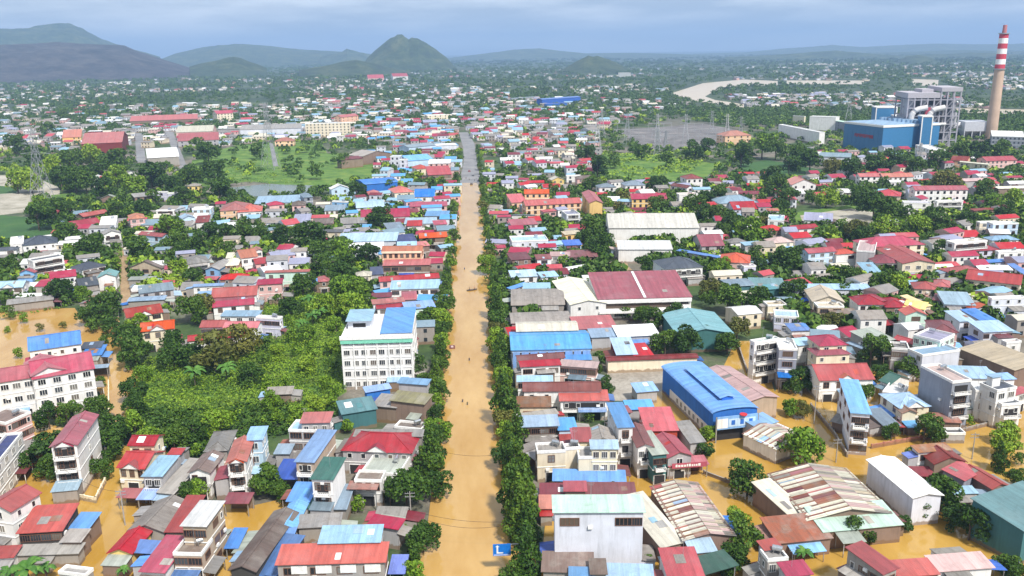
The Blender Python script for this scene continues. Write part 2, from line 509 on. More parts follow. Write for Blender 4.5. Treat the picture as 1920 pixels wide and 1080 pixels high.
def roof_geom(K, W, D, h, low, wb, over=.45):
    """returns the roof builder; adds gable triangles to the wall builder wb"""
    r = MB()
    X, Y = W / 2 + over, D / 2 + over
    t = .14
    if K == 'g' or (K == 'h' and W >= D):
        kk = (.2 if low else .40)
        H = kk * D / 2
        e = -over * kk
        if K == 'g':
            for s in (-1, 1):
                q = [(-X, s * Y, h + e), (X, s * Y, h + e), (X, 0, h + H), (-X, 0, h + H)]
                if s > 0: q = [q[1], q[0], q[3], q[2]]
                uv = [(p[0], math.hypot(p[1], p[2] - h - H)) for p in q]
                r.slab([(a, b, c + t) for a, b, c in q], t, 0, uv)
            r.box(-X - .02, X + .02, -.22, .22, h + H + t - .06, h + H + t + .07, 0)
            for x in (-W / 2, W / 2):
                tri = [(x, -D / 2, h), (x, D / 2, h), (x, 0, h + H)]
                wb.face(tri if x > 0 else tri[::-1], 0)
        else:
            rl = max(.3, W / 2 - D / 2)
            for s in (-1, 1):
                q = [(-X, s * Y, h + e), (X, s * Y, h + e), (rl, 0, h + H), (-rl, 0, h + H)]
                if s > 0: q = [q[1], q[0], q[3], q[2]]
                r.face(q, 0, [(p[0], math.hypot(p[1], p[2] - h - H)) for p in q])
                tq = [(s * X, -s * Y, h + e), (s * X, s * Y, h + e), (s * rl, 0, h + H)]
                r.face(tq, 0, [(p[1], p[0]) for p in tq])
            r.face([(-X, Y, h + e), (X, Y, h + e), (X, -Y, h + e), (-X, -Y, h + e)], 0)
            r.box(-rl, rl, -.2, .2, h + H - .05, h + H + .12, 0)
            for sx in (-1, 1):
                for sy in (-1, 1):
                    r.tube([(sx * X, sy * Y, h + e + .03), (sx * rl, 0, h + H + .04)], .14, .14, 4)
    elif K == 'v' or K == 'h':
        kk = (.2 if low else .40)
        H = kk * W / 2
        e = -over * kk
        if K == 'v':
            for s in (-1, 1):
                q = [(s * X, -Y, h + e), (s * X, Y, h + e), (0, Y, h + H), (0, -Y, h + H)]
                if s < 0: q = [q[1], q[0], q[3], q[2]]
                r.slab([(a, b, c + t) for a, b, c in q], t, 0, [(p[1], math.hypot(p[0], p[2] - h - H)) for p in q])
            r.box(-.22, .22, -Y - .02, Y + .02, h + H + t - .06, h + H + t + .07, 0)
            for y in (-D / 2, D / 2):
                tri = [(-W / 2, y, h), (W / 2, y, h), (0, y, h + H)]
                wb.face(tri if y < 0 else tri[::-1], 0)
        else:
            rl = max(.3, D / 2 - W / 2)
            for s in (-1, 1):
                q = [(s * X, -Y, h + e), (s * X, Y, h + e), (0, rl, h + H), (0, -rl, h + H)]
                if s < 0: q = [q[1], q[0], q[3], q[2]]
                r.face(q, 0, [(p[1], math.hypot(p[0], p[2] - h - H)) for p in q])
                tq = [(s * X, s * Y, h + e), (-s * X, s * Y, h + e), (0, s * rl, h + H)]
                r.face(tq, 0, [(p[0], p[1]) for p in tq])
            r.face([(-X, Y, h + e), (X, Y, h + e), (X, -Y, h + e), (-X, -Y, h + e)], 0)
            for sx in (-1, 1):
                for sy in (-1, 1):
                    r.tube([(sx * X, sy * Y, h + e + .03), (0, sy * rl, h + H + .04)], .14, .14, 4)
    elif K == 's':
        k = .12
        H = k * D
        e = -over * k
        q = [(-X, -Y, h + e), (X, -Y, h + e), (X, Y, h + H), (-X, Y, h + H)]
        r.slab([(a, b, c + .12) for a, b, c in q], .12, 0, [(p[0], p[1]) for p in q])
        z2 = h + k * D
        wb.face([(-W/2, -D/2, h), (-W/2, D/2, z2), (-W/2, D/2, h)], 0)
        wb.face([(W/2, -D/2, h), (W/2, D/2, h), (W/2, D/2, z2)], 0)
        wb.face([(W/2, D/2, h), (-W/2, D/2, h), (-W/2, D/2, z2), (W/2, D/2, z2)], 0)
    elif K in 'ca':
        n = 10
        A, B = (W / 2 + over, D / 2 + over) if K == 'c' else (D / 2 + over, W / 2 + over)
        H = (.16 if low else .3) * A
        pr = [(A * -math.cos(math.pi * i / n), H * math.sin(math.pi * i / n)) for i in range(n + 1)]
        for i in range(n):
            (a0, z0), (a1, z1) = pr[i], pr[i + 1]
            q = [(a0, -B, h + z0), (a1, -B, h + z1), (a1, B, h + z1), (a0, B, h + z0)]
            uv = [(-B, a0), (-B, a1), (B, a1), (B, a0)]
            if K == 'a':
                q = [(y, -x, z) for x, y, z in q]
            q = [(x, y, z + .1) for x, y, z in q]
            r.slab(q, .1, 0, uv)
        half = W / 2 if K == 'c' else D / 2
        for s in (-1, 1):
            edge = [(half * -math.cos(math.pi * i / n), s * (D / 2 if K == 'c' else W / 2), h + H * math.sin(math.pi * i / n)) for i in range(n + 1)]
            if K == 'a': edge = [(y, -x, z) for x, y, z in edge]
            wb.face(edge if (s < 0) else edge[::-1], 0)
    elif K == 'f':
        r.slab([(-W/2 + .25, -D/2 + .25, h - .35), (W/2 - .25, -D/2 + .25, h - .35), (W/2 - .25, D/2 - .25, h - .35), (-W/2 + .25, D/2 - .25, h - .35)], .15, 0,
               [(-W/2, -D/2), (W/2, -D/2), (W/2, D/2), (-W/2, D/2)])
        for (x0, x1, y0, y1) in ((-W/2 - .1, W/2 + .1, -D/2 - .1, -D/2 + .2), (-W/2 - .1, W/2 + .1, D/2 - .2, D/2 + .1),
                                 (-W/2 - .1, -W/2 + .2, -D/2 + .2, D/2 - .2), (W/2 - .2, W/2 + .1, -D/2 + .2, D/2 - .2)):
            wb.box(x0, x1, y0, y1, h - .45, h + .25, 1)
    elif K == 't':           # flat metal sheet roof set on the walls
        q = [(-X, -Y, h), (X, -Y, h), (X, Y, h + .35), (-X, Y, h + .35)]
        r.slab([(a, b, c + .1) for a, b, c in q], .1, 0, [(p[0], p[1]) for p in q])
    return r

N_WIN = [0]
BREC = []
def building(line, T):
    K, co, h, roof, wall, name, opts, label = parse(line, T)
    c, rot, W, D, k = solve(K, co, h, opts)
    rg = random.Random(int(c[0] * 31 + c[1] * 17))
    sc_px = scale_at((c[0], c[1], 0))
    o = {}
    for w in opts:
        mm = re.match(r'^([a-zA-Z])(\d*)$', w)
        if mm: o[mm.group(1)] = int(mm.group(2)) if mm.group(2) else 1
    root = add(name, None, loc=(c[0], c[1], 0), rz=rot)
    root.empty_display_size = .5
    wb = MB()
    industrial = name in ('warehouse', 'shed', 'awning', 'factory', 'hall', 'canopy', 'gateway')
    nf = max(1, int(round((h - .2) / 3.5)))
    fh = h / nf
    low = 'l' in o
    if 'o' in o:      # open shelter on posts
        t = .09
        nx, ny = max(2, int(W / 4) + 1), max(2, int(D / 5) + 1)
        for i in range(nx):
            for j in range(ny):
                if 0 < i < nx - 1 and 0 < j < ny - 1: continue
                x, y = -W/2 + .15 + (W - .3) * i / (nx - 1), -D/2 + .15 + (D - .3) * j / (ny - 1)
                wb.box(x - t, x + t, y - t, y + t, -.2, h, 1)
        wb.box(-W/2, W/2, D/2 - .1, D/2, -.2, h, 0)
    else:
        wb.box(-W/2, W/2, -D/2, D/2, -.3, h - (.55 if K == 'f' else 0), 0, False)
        if not industrial and o.get('n', 1):
            for i in range(1, nf):
                z = fh * i
                for (x0, x1, y0, y1) in ((-W/2 - .1, W/2 + .1, -D/2 - .12, -D/2), (-W/2 - .1, -W/2, -D/2, D/2), (W/2, W/2 + .1, -D/2, D/2))[:3 if o.get('m', 1) else 1]:
                    wb.box(x0, x1, y0, y1, z - .1, z + .1, 1)
        if 'c' in o:   # corner and bay pilasters
            n = o['c']
            for i in range(n + 1):
                x = -W/2 + W * i / n
                wb.box(x - .22, x + .22, -D/2 - .22, -D/2, 0, h - .1, 1)
    rb = roof_geom(K, W, D, h, low, wb, .28 if name == 'awning' else .45)
    if wb.f:
        wb.obj('frame' if 'o' in o else 'wall', [wall_mat(wall), M_STEEL if 'o' in o else M_TRIM], root)
    if 'R' in o:
        rusty_sheets(root, W, D, h, low)
    else:
        ro = rb.obj('roof', [roof_mat(roof), M_TRIM], root)
    # --- windows, doors, balconies on the faces the photograph shows
    cl = Matrix.Rotation(-rot, 3, 'Z') @ Vector((-c[0], -c[1], 0))
    side = 1 if cl.x > W/2 else (-1 if cl.x < -W/2 else 0)
    if 'o' not in o and sc_px > 1.1:
        style = rg.randrange(len(WIN)) if 'w' not in o else o['w']
        nn = o.get('n', 0 if industrial else max(1, min(6, int(W / 4.0))))
        mm_ = o.get('m', 0 if industrial else max(1, min(3, int(D / 6.5))))
        single = sc_px > 3.0
        far = MB()
        def put(x, y, z, rz, me, nm, s=(1, 1, 1)):
            if single:
                N_WIN[0] += 1
                add(nm, me, root, (x, y, z), rz, s)
            else:
                ww, hh = (.75, .85) if nm == 'window' else (1.2, 1.2)
                ca, sa = math.cos(rz), math.sin(rz)
                P = [(-ww, -.05, -hh), (ww, -.05, -hh), (ww, -.05, hh), (-ww, -.05, hh)]
                far.face([(x + a * ca - b_ * sa, y + a * sa + b_ * ca, z + d) for a, b_, d in P], 0)
        for f in range(nf):
            z = fh * (f + .52)
            if nn:
                if f == 0 and not industrial and 'W' not in o:
                    nd = max(1, int(W / 5))
                    for i in range(nd):
                        put(-W/2 + W * (i + .5) / nd, -D/2, 1.3, 0, DOOR, 'door', (min(1, W / nd / 3.2), 1, .95))
                else:
                    for i in range(nn):
                        if rg.random() < .08 and 'W' not in o: continue
                        put(-W/2 + W * (i + .5) / nn, -D/2, z, 0, WIN[style], 'window', (min(1.25, W / nn / 2.4), 1, min(1, fh / 3)))
            if mm_ and side:
                for i in range(mm_):
                    if rg.random() < .25 and 'W' not in o: continue
                    if f == 0 and rg.random() < .5: continue
                    put(side * W/2, -D/2 + D * (i + .5) / mm_, z, side * math.pi / 2, WIN[style if 'W' in o else 3 if rg.random() < .5 else style], 'window')
        if far.f:
            far.obj('window', M_GLASS, root, kind='stuff')
        if 'd' in o:    # big dark doorway
            nd = o['d']
            for i in range(nd):
                put(-W/2 + W * (i + .5) / nd, -D/2, min(h * .4, 1.9), 0, DOOR, 'door', (min(W / nd * .33, 2.6), 1, min(h * .3, 1.5)))
        if 'k' in o and single:
            for f in range(1, nf):
                add('balcony', balcony_mesh(max(2, W - .8)), root, (0, -D/2 - .01, fh * f), 0)
        if 'q' in o:    # small pediment over the front
            b = MB()
            g = min(W * .35, 2.6)
            b.face([(-g, -D/2 - .5, h - .2), (g, -D/2 - .5, h - .2), (0, -D/2 - .5, h + g * .55)], 0)
            for s in (-1, 1):
                q = [(s * (g + .3), -D/2 - .75, h - .3), (0, -D/2 - .75, h + g * .55 + .12), (0, -D/2 + 1.6, h + g * .55 + .12), (s * (g + .3), -D/2 + 1.6, h - .3)]
                b.face(q if s < 0 else q[::-1], 1)
            b.obj('pediment', [M_TRIM, roof_mat(roof)], root)
        if 'a' in o:    # lean-to over the front
            b = MB()
            q = [(-W/2 + .1, -D/2 - 2.4, 2.7), (W/2 - .1, -D/2 - 2.4, 2.7), (W/2 - .1, -D/2, 3.3), (-W/2 + .1, -D/2, 3.3)]
            b.slab(q, .08, 0)
            b.obj('porch_roof', [roof_mat(rg.choice(['royal', 'blue', 'maroon', 'crimson', 'fibro']))], root)
    if 'p' in o:        # roof-top stair house
        b = MB()
        b.box(-W * .3, W * .12, D * .05, D * .38, h - .35, h + 2.3, 0)
        b.box(-W * .3 - .25, W * .12 + .25, D * .05 - .25, D * .38 + .25, h + 2.3, h + 2.48, 1)
        b.obj('stair_house', [wall_mat(wall), roof_mat(rg.choice(['fibro', 'crimson', 'pale', 'grey']))], root)
    if K == 'f' and 't' not in o and not industrial and rg.random() < .75 or 't' in o:
        add('water_tank', TANK, root, (W * .22, D * .2, h - .2 if K == 'f' else h + .4), rg.random() * 3)
    if K in 'gvs' and sc_px > 3 and 'R' not in o and name not in ('awning', 'canopy') and W > 4 and D > 4:
        # newer, clear or rusty sheets let into the metal roof
        kk = .12 if K == 's' else (.2 if low else .4)
        for _ in range(rg.choice((0, 0, 1, 1, 2))):
            b = MB()
            a_, l_ = rg.uniform(.9, 2.2), rg.uniform(1.4, 3.2)
            if K == 's':
                x, y = rg.uniform(-.4, .3) * W, rg.uniform(-.4, .1) * D
                f_ = lambda yy: h + kk * (yy + D/2) + .15
                y1 = min(y + l_, D * .45)
                q = [(x, y, f_(y)), (x + a_, y, f_(y)), (x + a_, y1, f_(y1)), (x, y1, f_(y1))]
                uv = [(p[0], p[1]) for p in q]
            elif K == 'g':
                x, y = rg.uniform(-.4, .3) * W, -D * rg.uniform(.25, .47)
                f_ = lambda yy: h + kk * (yy + D/2) + .17
                y1 = min(y + l_, -.3)
                q = [(x, y, f_(y)), (x + a_, y, f_(y)), (x + a_, y1, f_(y1)), (x, y1, f_(y1))]
                uv = [(p[0], p[1]) for p in q]
            else:
                s_ = side or 1
                y, x = rg.uniform(-.4, .3) * D, W * rg.uniform(.25, .47)
                f_ = lambda xx: h + kk * (W/2 - xx) + .17
                x1 = max(x - l_, .3)
                q = [(s_ * x, y, f_(x)), (s_ * x, y + a_, f_(x)), (s_ * x1, y + a_, f_(x1)), (s_ * x1, y, f_(x1))]
                uv = [(p[1], p[0]) for p in q]
                if s_ < 0: q, uv = q[::-1], uv[::-1]
            b.slab(q, .03, 0, uv)
            b.obj('roof_patch', rg.choice([M_SKYL, roof_mat('fibro'), roof_mat('rust'), roof_mat('grey'), roof_mat(roof), roof_mat('pale')]), root)
    PLACES.append((c[0], c[1], max(W, D) * .5, min(W, D) * .5, rot, W, D))
    BREC.append((root, c, rot, W, D, h, roof, wall, sc_px, name, side))
    cat = name.replace('_', ' ')
    root['category'] = cat
    short = None
    if label.startswith('*'):
        short = label[1:]
        MARKS.append((short, c[0], c[1]))
        FRAMES[short] = (root, W, D, h)
        root['label'] = short if len(short.split()) >= 4 else short + ' beside the flooded town lanes'
    elif label:
        root['label'] = label
    else:
        st = {1: 'single-storey', 2: 'two-storey', 3: 'three-storey', 4: 'four-storey'}.get(nf, 'tall')
        rw = {'f': 'flat', 'g': 'gabled', 'v': 'gabled', 'h': 'hipped', 's': 'lean-to', 'c': 'arched', 'a': 'arched', 't': 'flat'}[K]
        if name in ('awning', 'canopy'):
            txt = f"{COLWORD.get(roof, roof)} sheet {cat}"
        elif industrial:
            txt = f"{COLWORD.get(roof, roof)} {rw}-roofed {cat}"
        else:
            txt = f"{st} {cat} with {COLWORD.get(roof, roof)} {rw} roof"
        THINGS.append(dict(o=root, txt=txt, noun=cat, p=(c[0], c[1])))
    grp = {'house': 'houses of the flooded town', 'shed': 'sheds among the houses', 'warehouse': 'warehouses of the town', 'awning': 'awnings along the lanes',
           'shop_house': 'shop houses along the main street', 'villa': 'villas of the town'}.get(name)
    if grp: root['group'] = grp
    return root, W, D, h

def rusty_sheets(root, W, D, h, low):
    """a gable roof laid sheet by sheet down each slope"""
    kk = .2 if low else .4
    H = kk * W / 2
    X, Y = W/2 + .5, D/2 + .4
    n = max(12, int(2 * Y / .8))
    step = 2 * Y / n
    meshes = {}
    rg = random.Random(int(W * 100))
    for s in (-1, 1):
        for half in (0, 1):
            xa, xb = (X, X * .52) if half == 0 else (X * .54, 0.05)
            for i in range(n):
                r = rg.random()
                if s < 0:
                    c = ['cream', 'rust'][i % 2] if r < .86 else rg.choice(['rust', 'pinkred', 'pale', 'fibro', 'maroon'])
                    if half == 0 and r < .25: c = 'cream'
                else:
                    c = rg.choice(['beige', 'pink', 'cream', 'pink', 'fibro'])
                key = (s, half, c)
                if key not in meshes:
                    b = MB()
                    za, zb = h + (X - xa) * kk - .2 + half * .05, h + (X - xb) * kk - .2 + half * .05
                    for j in range(3):
                        w0, w1 = -step/2 + step * j / 3, -step/2 + step * (j + 1) / 3
                        lift = .05 if j == 1 else 0
                        q = [(s * xa, w0, za + lift), (s * xa, w1, za + lift), (s * xb, w1, zb + lift), (s * xb, w0, zb + lift)]
                        uv = [(p[1], p[0]) for p in q]
                        if s < 0: q, uv = q[::-1], uv[::-1]
                        b.face(q, 0, uv)
                        lo = [(x, y, z - .05) for x, y, z in q[::-1]]
                        b.face(lo, 0)
                    meshes[key] = b.mesh('roof_sheet', [roof_mat(c)])
                wd = .62 if i % 2 else 1.38
                add('roof_sheet', meshes[key], root, (0, -Y + step * (i + .5), (i % 2) * .03), None, (1, wd, 1))

def annexes():
    """small lean-to rooms and canopies built on to the nearer houses"""
    rg = random.Random(77)
    keep = [px_poly(q) for q in ('745 1100 815 960 830 700 846 480 925 480 955 700 985 900 1010 1100', '1300 800 1420 800 1560 860 1640 880 1760 960 1700 985 1440 890 1420 960 1330 950 1190 905 1180 880 1340 870',
            '120 1085 235 925 200 890 270 870 265 950 200 1085', '200 690 275 690 262 790 205 800', '1200 740 1260 735 1400 840 1330 860', '1390 640 1425 640 1450 740 1400 730', '1760 800 1925 780 1925 860 1760 860',
            '1125 685 1240 680 1270 760 1150 760', '222 470 240 470 248 575 226 575', '-40 585 140 580 150 620 40 640 -40 690', '1500 740 1530 740 1600 850 1640 850 1560 880')]
    kw = [[tuple(at(x, y, 0)[:2]) for x, y in q] for q in keep]
    n = 0
    for (root, c, rot, W, D, h, roof, wall, sc_px, name, side) in BREC:
        if sc_px < 3.2 or name in ('awning', 'canopy', 'gateway', 'warehouse', 'hall'): continue
        ca, sa = math.cos(rot), math.sin(rot)
        for _ in range(5 if sc_px > 4 else 3):
            s = rg.choice('lrbf')
            dep = rg.uniform(1.8, 4.2)
            hh = min(h - .7, rg.choice((2.6, 2.9, 3.3, 3.6, 5.2)))
            if hh < 2.3: continue
            if s in 'lr':
                ln = min(D, rg.uniform(3, 8)); y = rg.uniform(-D/2 + ln/2, D/2 - ln/2); x = (W/2 + dep/2) * (1 if s == 'r' else -1)
                hx, hy = dep / 2, ln / 2
            else:
                ln = min(W, rg.uniform(3, 8)); x = rg.uniform(-W/2 + ln/2, W/2 - ln/2); y = (D/2 + dep/2) * (1 if s == 'b' else -1)
                hx, hy = ln / 2, dep / 2
            pts = [(x + a * hx, y + b_ * hy) for a in (-.9, 0, .9) for b_ in (-.9, 0, .9)]
            if s in 'lr': pts = [p for p in pts if abs(p[0]) > W/2 + .2]
            else: pts = [p for p in pts if abs(p[1]) > D/2 + .2]
            wp = [(c[0] + p[0] * ca - p[1] * sa, c[1] + p[0] * sa + p[1] * ca) for p in pts]
            if any(blocked(a, b_, .1) or any(inside(k, a, b_) for k in kw) for a, b_ in wp): continue
            b = MB()
            if rg.random() < .35:
                for ax in (-1, 1):
                    for ay in (-1, 1):
                        b.box(x + ax * (hx - .15) - .07, x + ax * (hx - .15) + .07, y + ay * (hy - .15) - .07, y + ay * (hy - .15) + .07, -.2, hh - .12, 0)
            else:
                b.box(x - hx + .02, x + hx - .02, y - hy + .02, y + hy - .02, -.3, hh - .13, 0, False)
            lo = .14 * dep
            def zz(px_, py_):
                t = ((W/2 + dep - abs(px_)) if s in 'lr' else (D/2 + dep - abs(py_))) / dep
                return hh + lo * t
            ox, oy = .25, .25
            q = [(x - hx - (ox if s != 'r' else 0), y - hy - (oy if s != 'b' else 0)), (x + hx + (ox if s != 'l' else 0), y - hy - (oy if s != 'b' else 0)),
                 (x + hx + (ox if s != 'l' else 0), y + hy + (oy if s != 'f' else 0)), (x - hx - (ox if s != 'r' else 0), y + hy + (oy if s != 'f' else 0))]
            q3 = [(a, b_, zz(a, b_)) for a, b_ in q]
            uv = [(p[1], p[0]) if s in 'lr' else (p[0], p[1]) for p in q]
            b.slab(q3, .1, 1, uv)
            rc = rg.choice(['fibro', 'grey', 'rust', 'blue', 'steel', 'maroon', 'crimson', 'brown', 'pale', 'royal', 'sage', 'fibro', 'grey'])
            b.obj('annex', [wall_mat(rg.choice([wall, 'concrete', 'brown', 'grey'])), roof_mat(rc)], root)
            wx, wy = c[0] + x * ca - y * sa, c[1] + x * sa + y * ca
            PLACES.append((wx, wy, max(hx, hy), 0, rot, hx * 2, hy * 2))
            n += 1
        if sc_px > 4.2 and name not in ('shed', 'factory') and h > 5:
            for _ in range(rg.choice((0, 1, 2, 2))):      # air conditioners on the walls that show
                b = MB()
                if side and rg.random() < .6:
                    y, z = rg.uniform(-.4, .4) * D, rg.uniform(.35, .85) * h
                    b.box(side * W/2 + min(0, side * .4), side * W/2 + max(0, side * .4), y - .45, y + .45, z - .3, z + .3)
                else:
                    x, z = rg.uniform(-.42, .42) * W, rg.uniform(.4, .85) * h
                    b.box(x - .45, x + .45, -D/2 - .4, -D/2, z - .3, z + .3)
                b.obj('air_conditioner', M_TRIM, root)
            if rg.random() < .35:
                b = MB()
                x, y = rg.uniform(-.3, .3) * W, rg.uniform(0, .3) * D
                b.cyl(x, y, h - .5, h + 4.2, .04, .03, 5)
                b.box(x - .7, x + .7, y - .02, y + .02, h + 3.9, h + 3.95); b.box(x - .5, x + .5, y - .02, y + .02, h + 3.5, h + 3.55)
                b.obj('antenna', M_STEEL, root)
    print('annexes', n)
# ------------------------------------------------------------------ trees
def leaf_quads(rs, pts, nrm, size, jitter=.9):
    """leaf faces at pts, turned roughly along nrm"""
    n = len(pts)
    d = nrm + rs.normal(0, jitter, (n, 3))
    d /= np.linalg.norm(d, axis=1)[:, None]
    a = np.cross(d, rs.normal(0, 1, (n, 3)))
    a /= np.linalg.norm(a, axis=1)[:, None] + 1e-9
    b = np.cross(d, a)
    s = (size * rs.uniform(.6, 1.35, n))[:, None]
    a, b = a * s, b * s * rs.uniform(.45, .85, n)[:, None]
    v = np.stack([pts - a, pts - b, pts + a, pts + b], 1)
    return v.reshape(-1, 3)
def crown_points(rs, kind, n):
    P, Q = [], []
    lobes = []
    if kind == 'c':         # upright street tree
        for i in range(11):
            z = -.85 + 1.75 * i / 10
            r = .62 * (1 - max(0, z + .25) / 1.45) * (1 if z > -.5 else .8)
            a = i * 2.4
            lobes.append((np.array((math.cos(a) * r * .55, math.sin(a) * r * .55, z)), max(.2, r * .78), .3))
    else:
        m = rs.integers(9, 14)
        for i in range(m):
            a, z = rs.uniform(0, 6.28), rs.uniform(-.55, .55)
            r = math.sqrt(max(.05, 1 - (z * .9) ** 2)) * rs.uniform(.35, .75)
            lobes.append((np.array((math.cos(a) * r, math.sin(a) * r, z)), rs.uniform(.28, .46), rs.uniform(.24, .38)))
        lobes.append((np.array((0, 0, .35)), .5, .4))
    wt = np.array([l[1] ** 2 for l in lobes])
    cnt = (n * wt / wt.sum()).astype(int)
    for (c, r, rz), k in zip(lobes, cnt):
        d = rs.normal(0, 1, (k, 3))
        d /= np.linalg.norm(d, axis=1)[:, None]
        d[:, 2] = np.where(d[:, 2] < -.75, -d[:, 2], d[:, 2])
        rad = rs.uniform(.72, 1.06, k)[:, None]
        P.append(c + d * rad * np.array((r, r, rz)))
        Q.append(d)
    return np.concatenate(P), np.concatenate(Q)
CROWNS, CROWN_V = {}, {}
def make_crowns():
    for kind, leaf, nvar, n, size in (('b', 'b', 6, 2300, .075), ('l', 'l', 4, 2100, .078), ('c', 'c', 6, 2300, .07), ('o', 'o', 2, 2100, .075)):
        CROWNS[kind], CROWN_V[kind] = [], []
        for i in range(nvar):
            rs = np.random.default_rng(100 + i + ord(kind) * 7)
            p, q = crown_points(rs, kind, n)
            v = leaf_quads(rs, p, q, size)
            f = np.arange(len(v)).reshape(-1, 4)
            CROWNS[kind].append(np_mesh('crown', v, f, [LEAF[leaf]]))
            CROWN_V[kind].append(v)
make_crowns()
def trunk_mesh(seed, spread):
    b = MB()
    r = random.Random(seed)
    b.tube([(0, 0, -.2), (.02, .01, .3), (r.uniform(-.05, .05), r.uniform(-.05, .05), .62), (0, 0, 1.0)], .055, .018, 7)
    for k in range(4):
        a = k * 1.7 + r.random()
        z = .42 + .1 * k
        b.tube([(0, 0, z), (math.cos(a) * spread * .5, math.sin(a) * spread * .5, z + .12), (math.cos(a) * spread, math.sin(a) * spread, z + .3)], .026, .008, 5)
    return b.mesh('trunk', [M_BARK])
TRUNKS = [trunk_mesh(i, .22) for i in range(4)]
def frond_mesh(banana):
    b = MB()
    n, L_ = 6, 1.0
    prev = None
    for i in range(n + 1):
        t = i / n
        x = L_ * (t * (1 - .18 * t))
        z = .42 * math.sin(t * 2.1) - .42 * t * t
        w = (.15 if banana else .17) * math.sin(math.pi * min(.98, .08 + t * .9)) ** .6
        cur = ((x, -w, z - w * .35), (x, 0, z), (x, w, z - w * .35))
        if prev and not (not banana and i % 1):
            g = .0 if banana else .35
            for a0, a1, b0, b1 in ((prev[0], prev[1], cur[0], cur[1]), (prev[1], prev[2], cur[1], cur[2])):
                b.face([a0, a1, b1, b0])
        prev = cur
    return b.mesh('frond', [LEAF['p']])
FROND, BLEAF = frond_mesh(False), frond_mesh(True)

TREES = []          # dicts: px size, position, radius, height, kind
def tree_at(px, py, d, kind):
    """crown centre (px, py) and crown width d in photo pixels"""
    hh = 4.0
    for _ in range(4):
        p = at(px, py, hh)
        s = scale_at(p)
        r = d / s / 2
        if kind == 'c':
            H = r * 2 * 1.75
            hh = H * .52
        elif kind == 'p':
            H = max(3.5, r * 1.5)
            hh = H * .9
        else:
            H = max(2.0, r * 2 * .98)
            hh = H * .52
    TREES.append(dict(d=d * (1.3 if kind == 'c' else 1), x=p[0], y=p[1], r=r, H=H, k=kind))

KINDTXT = {'b': ['dark green broad tree', 'dense dark green tree', 'round dark green tree'], 'l': ['bright green leafy tree', 'light green bushy tree'],
           'c': ['upright green street tree', 'tall narrow green street tree'], 'o': ['olive brown bushy tree'], 'p': ['palm with drooping fronds']}
def plant_trees(limit=300):
    TREES.sort(key=lambda t: -t['d'])
    rg = random.Random(3)
    rest = {}
    for i, t in enumerate(TREES):
        k = t['k']
        if i >= limit:
            if k == 'p': k = 'l'
            rs = np.random.default_rng(i)
            v = CROWN_V[k][i % len(CROWN_V[k])].reshape(-1, 4, 3)
            sel = rs.permutation(len(v))[:420]
            v = v[sel].reshape(-1, 3) 
            cen = v.reshape(-1, 4, 3).mean(1, keepdims=True)
            v = (cen + (v.reshape(-1, 4, 3) - cen) * 1.7).reshape(-1, 3)
            r, H = t['r'], t['H']
            zz = (H * .52, H * .52) if k == 'c' else (H * .53, H * .56)
            rest.setdefault(k, []).append(v * np.array((r, r, zz[1])) + np.array((t['x'], t['y'], zz[0])))
            continue
        if k == 'p':
            root = add('palm_tree', None, loc=(t['x'], t['y'], 0), rz=rg.random() * 6)
            b = MB()
            H = t['H'] * .8
            b.tube([(0, 0, -.2), (.1, .05, H * .5), (.05, .1, H)], .22, .13, 7)
            b.obj('trunk', M_BARK, root)
            n = 11
            for q in range(n):
                o = add('frond', BLEAF if t['r'] < 2.2 else FROND, root, (.05, .1, H), q * 2 * math.pi / n + rg.uniform(-.2, .2), (t['r'] * rg.uniform(.85, 1.1),) * 3)
                o.rotation_euler[1] = rg.uniform(-.45, .25)
        else:
            root = add('street_tree' if t.get('street') else 'tree', None, loc=(t['x'], t['y'], 0), rz=rg.random() * 6)
            add('trunk', TRUNKS[i % 4], root, scale=(t['H'] * .55, t['H'] * .55, t['H'] * .8))
            me = CROWNS[k][i % len(CROWNS[k])]
            if k == 'c':
                add('crown', me, root, (0, 0, t['H'] * .52), scale=(t['r'] * rg.uniform(1.3, 1.6), t['r'] * rg.uniform(1.3, 1.6), t['H'] * .52))
            else:
                add('crown', me, root, (0, 0, t['H'] * .53), scale=(t['r'] * 1.1, t['r'] * rg.uniform(1.0, 1.2), t['H'] * .56))
        root['category'] = 'palm' if k == 'p' else 'tree'
        root['group'] = 'street trees along the flooded main street' if t.get('street') else 'trees among the houses'
        THINGS.append(dict(o=root, txt=rg.choice(KINDTXT[k]), noun='palm' if k == 'p' else 'tree', p=(t['x'], t['y']), street=t.get('street')))
    for k, vs_ in rest.items():
        v = np.concatenate(vs_)
        add('woodland', np_mesh('woodland', v, np.arange(len(v)).reshape(-1, 4), [LEAF[k]]), kind='stuff', label='smaller far trees scattered among the roofs')

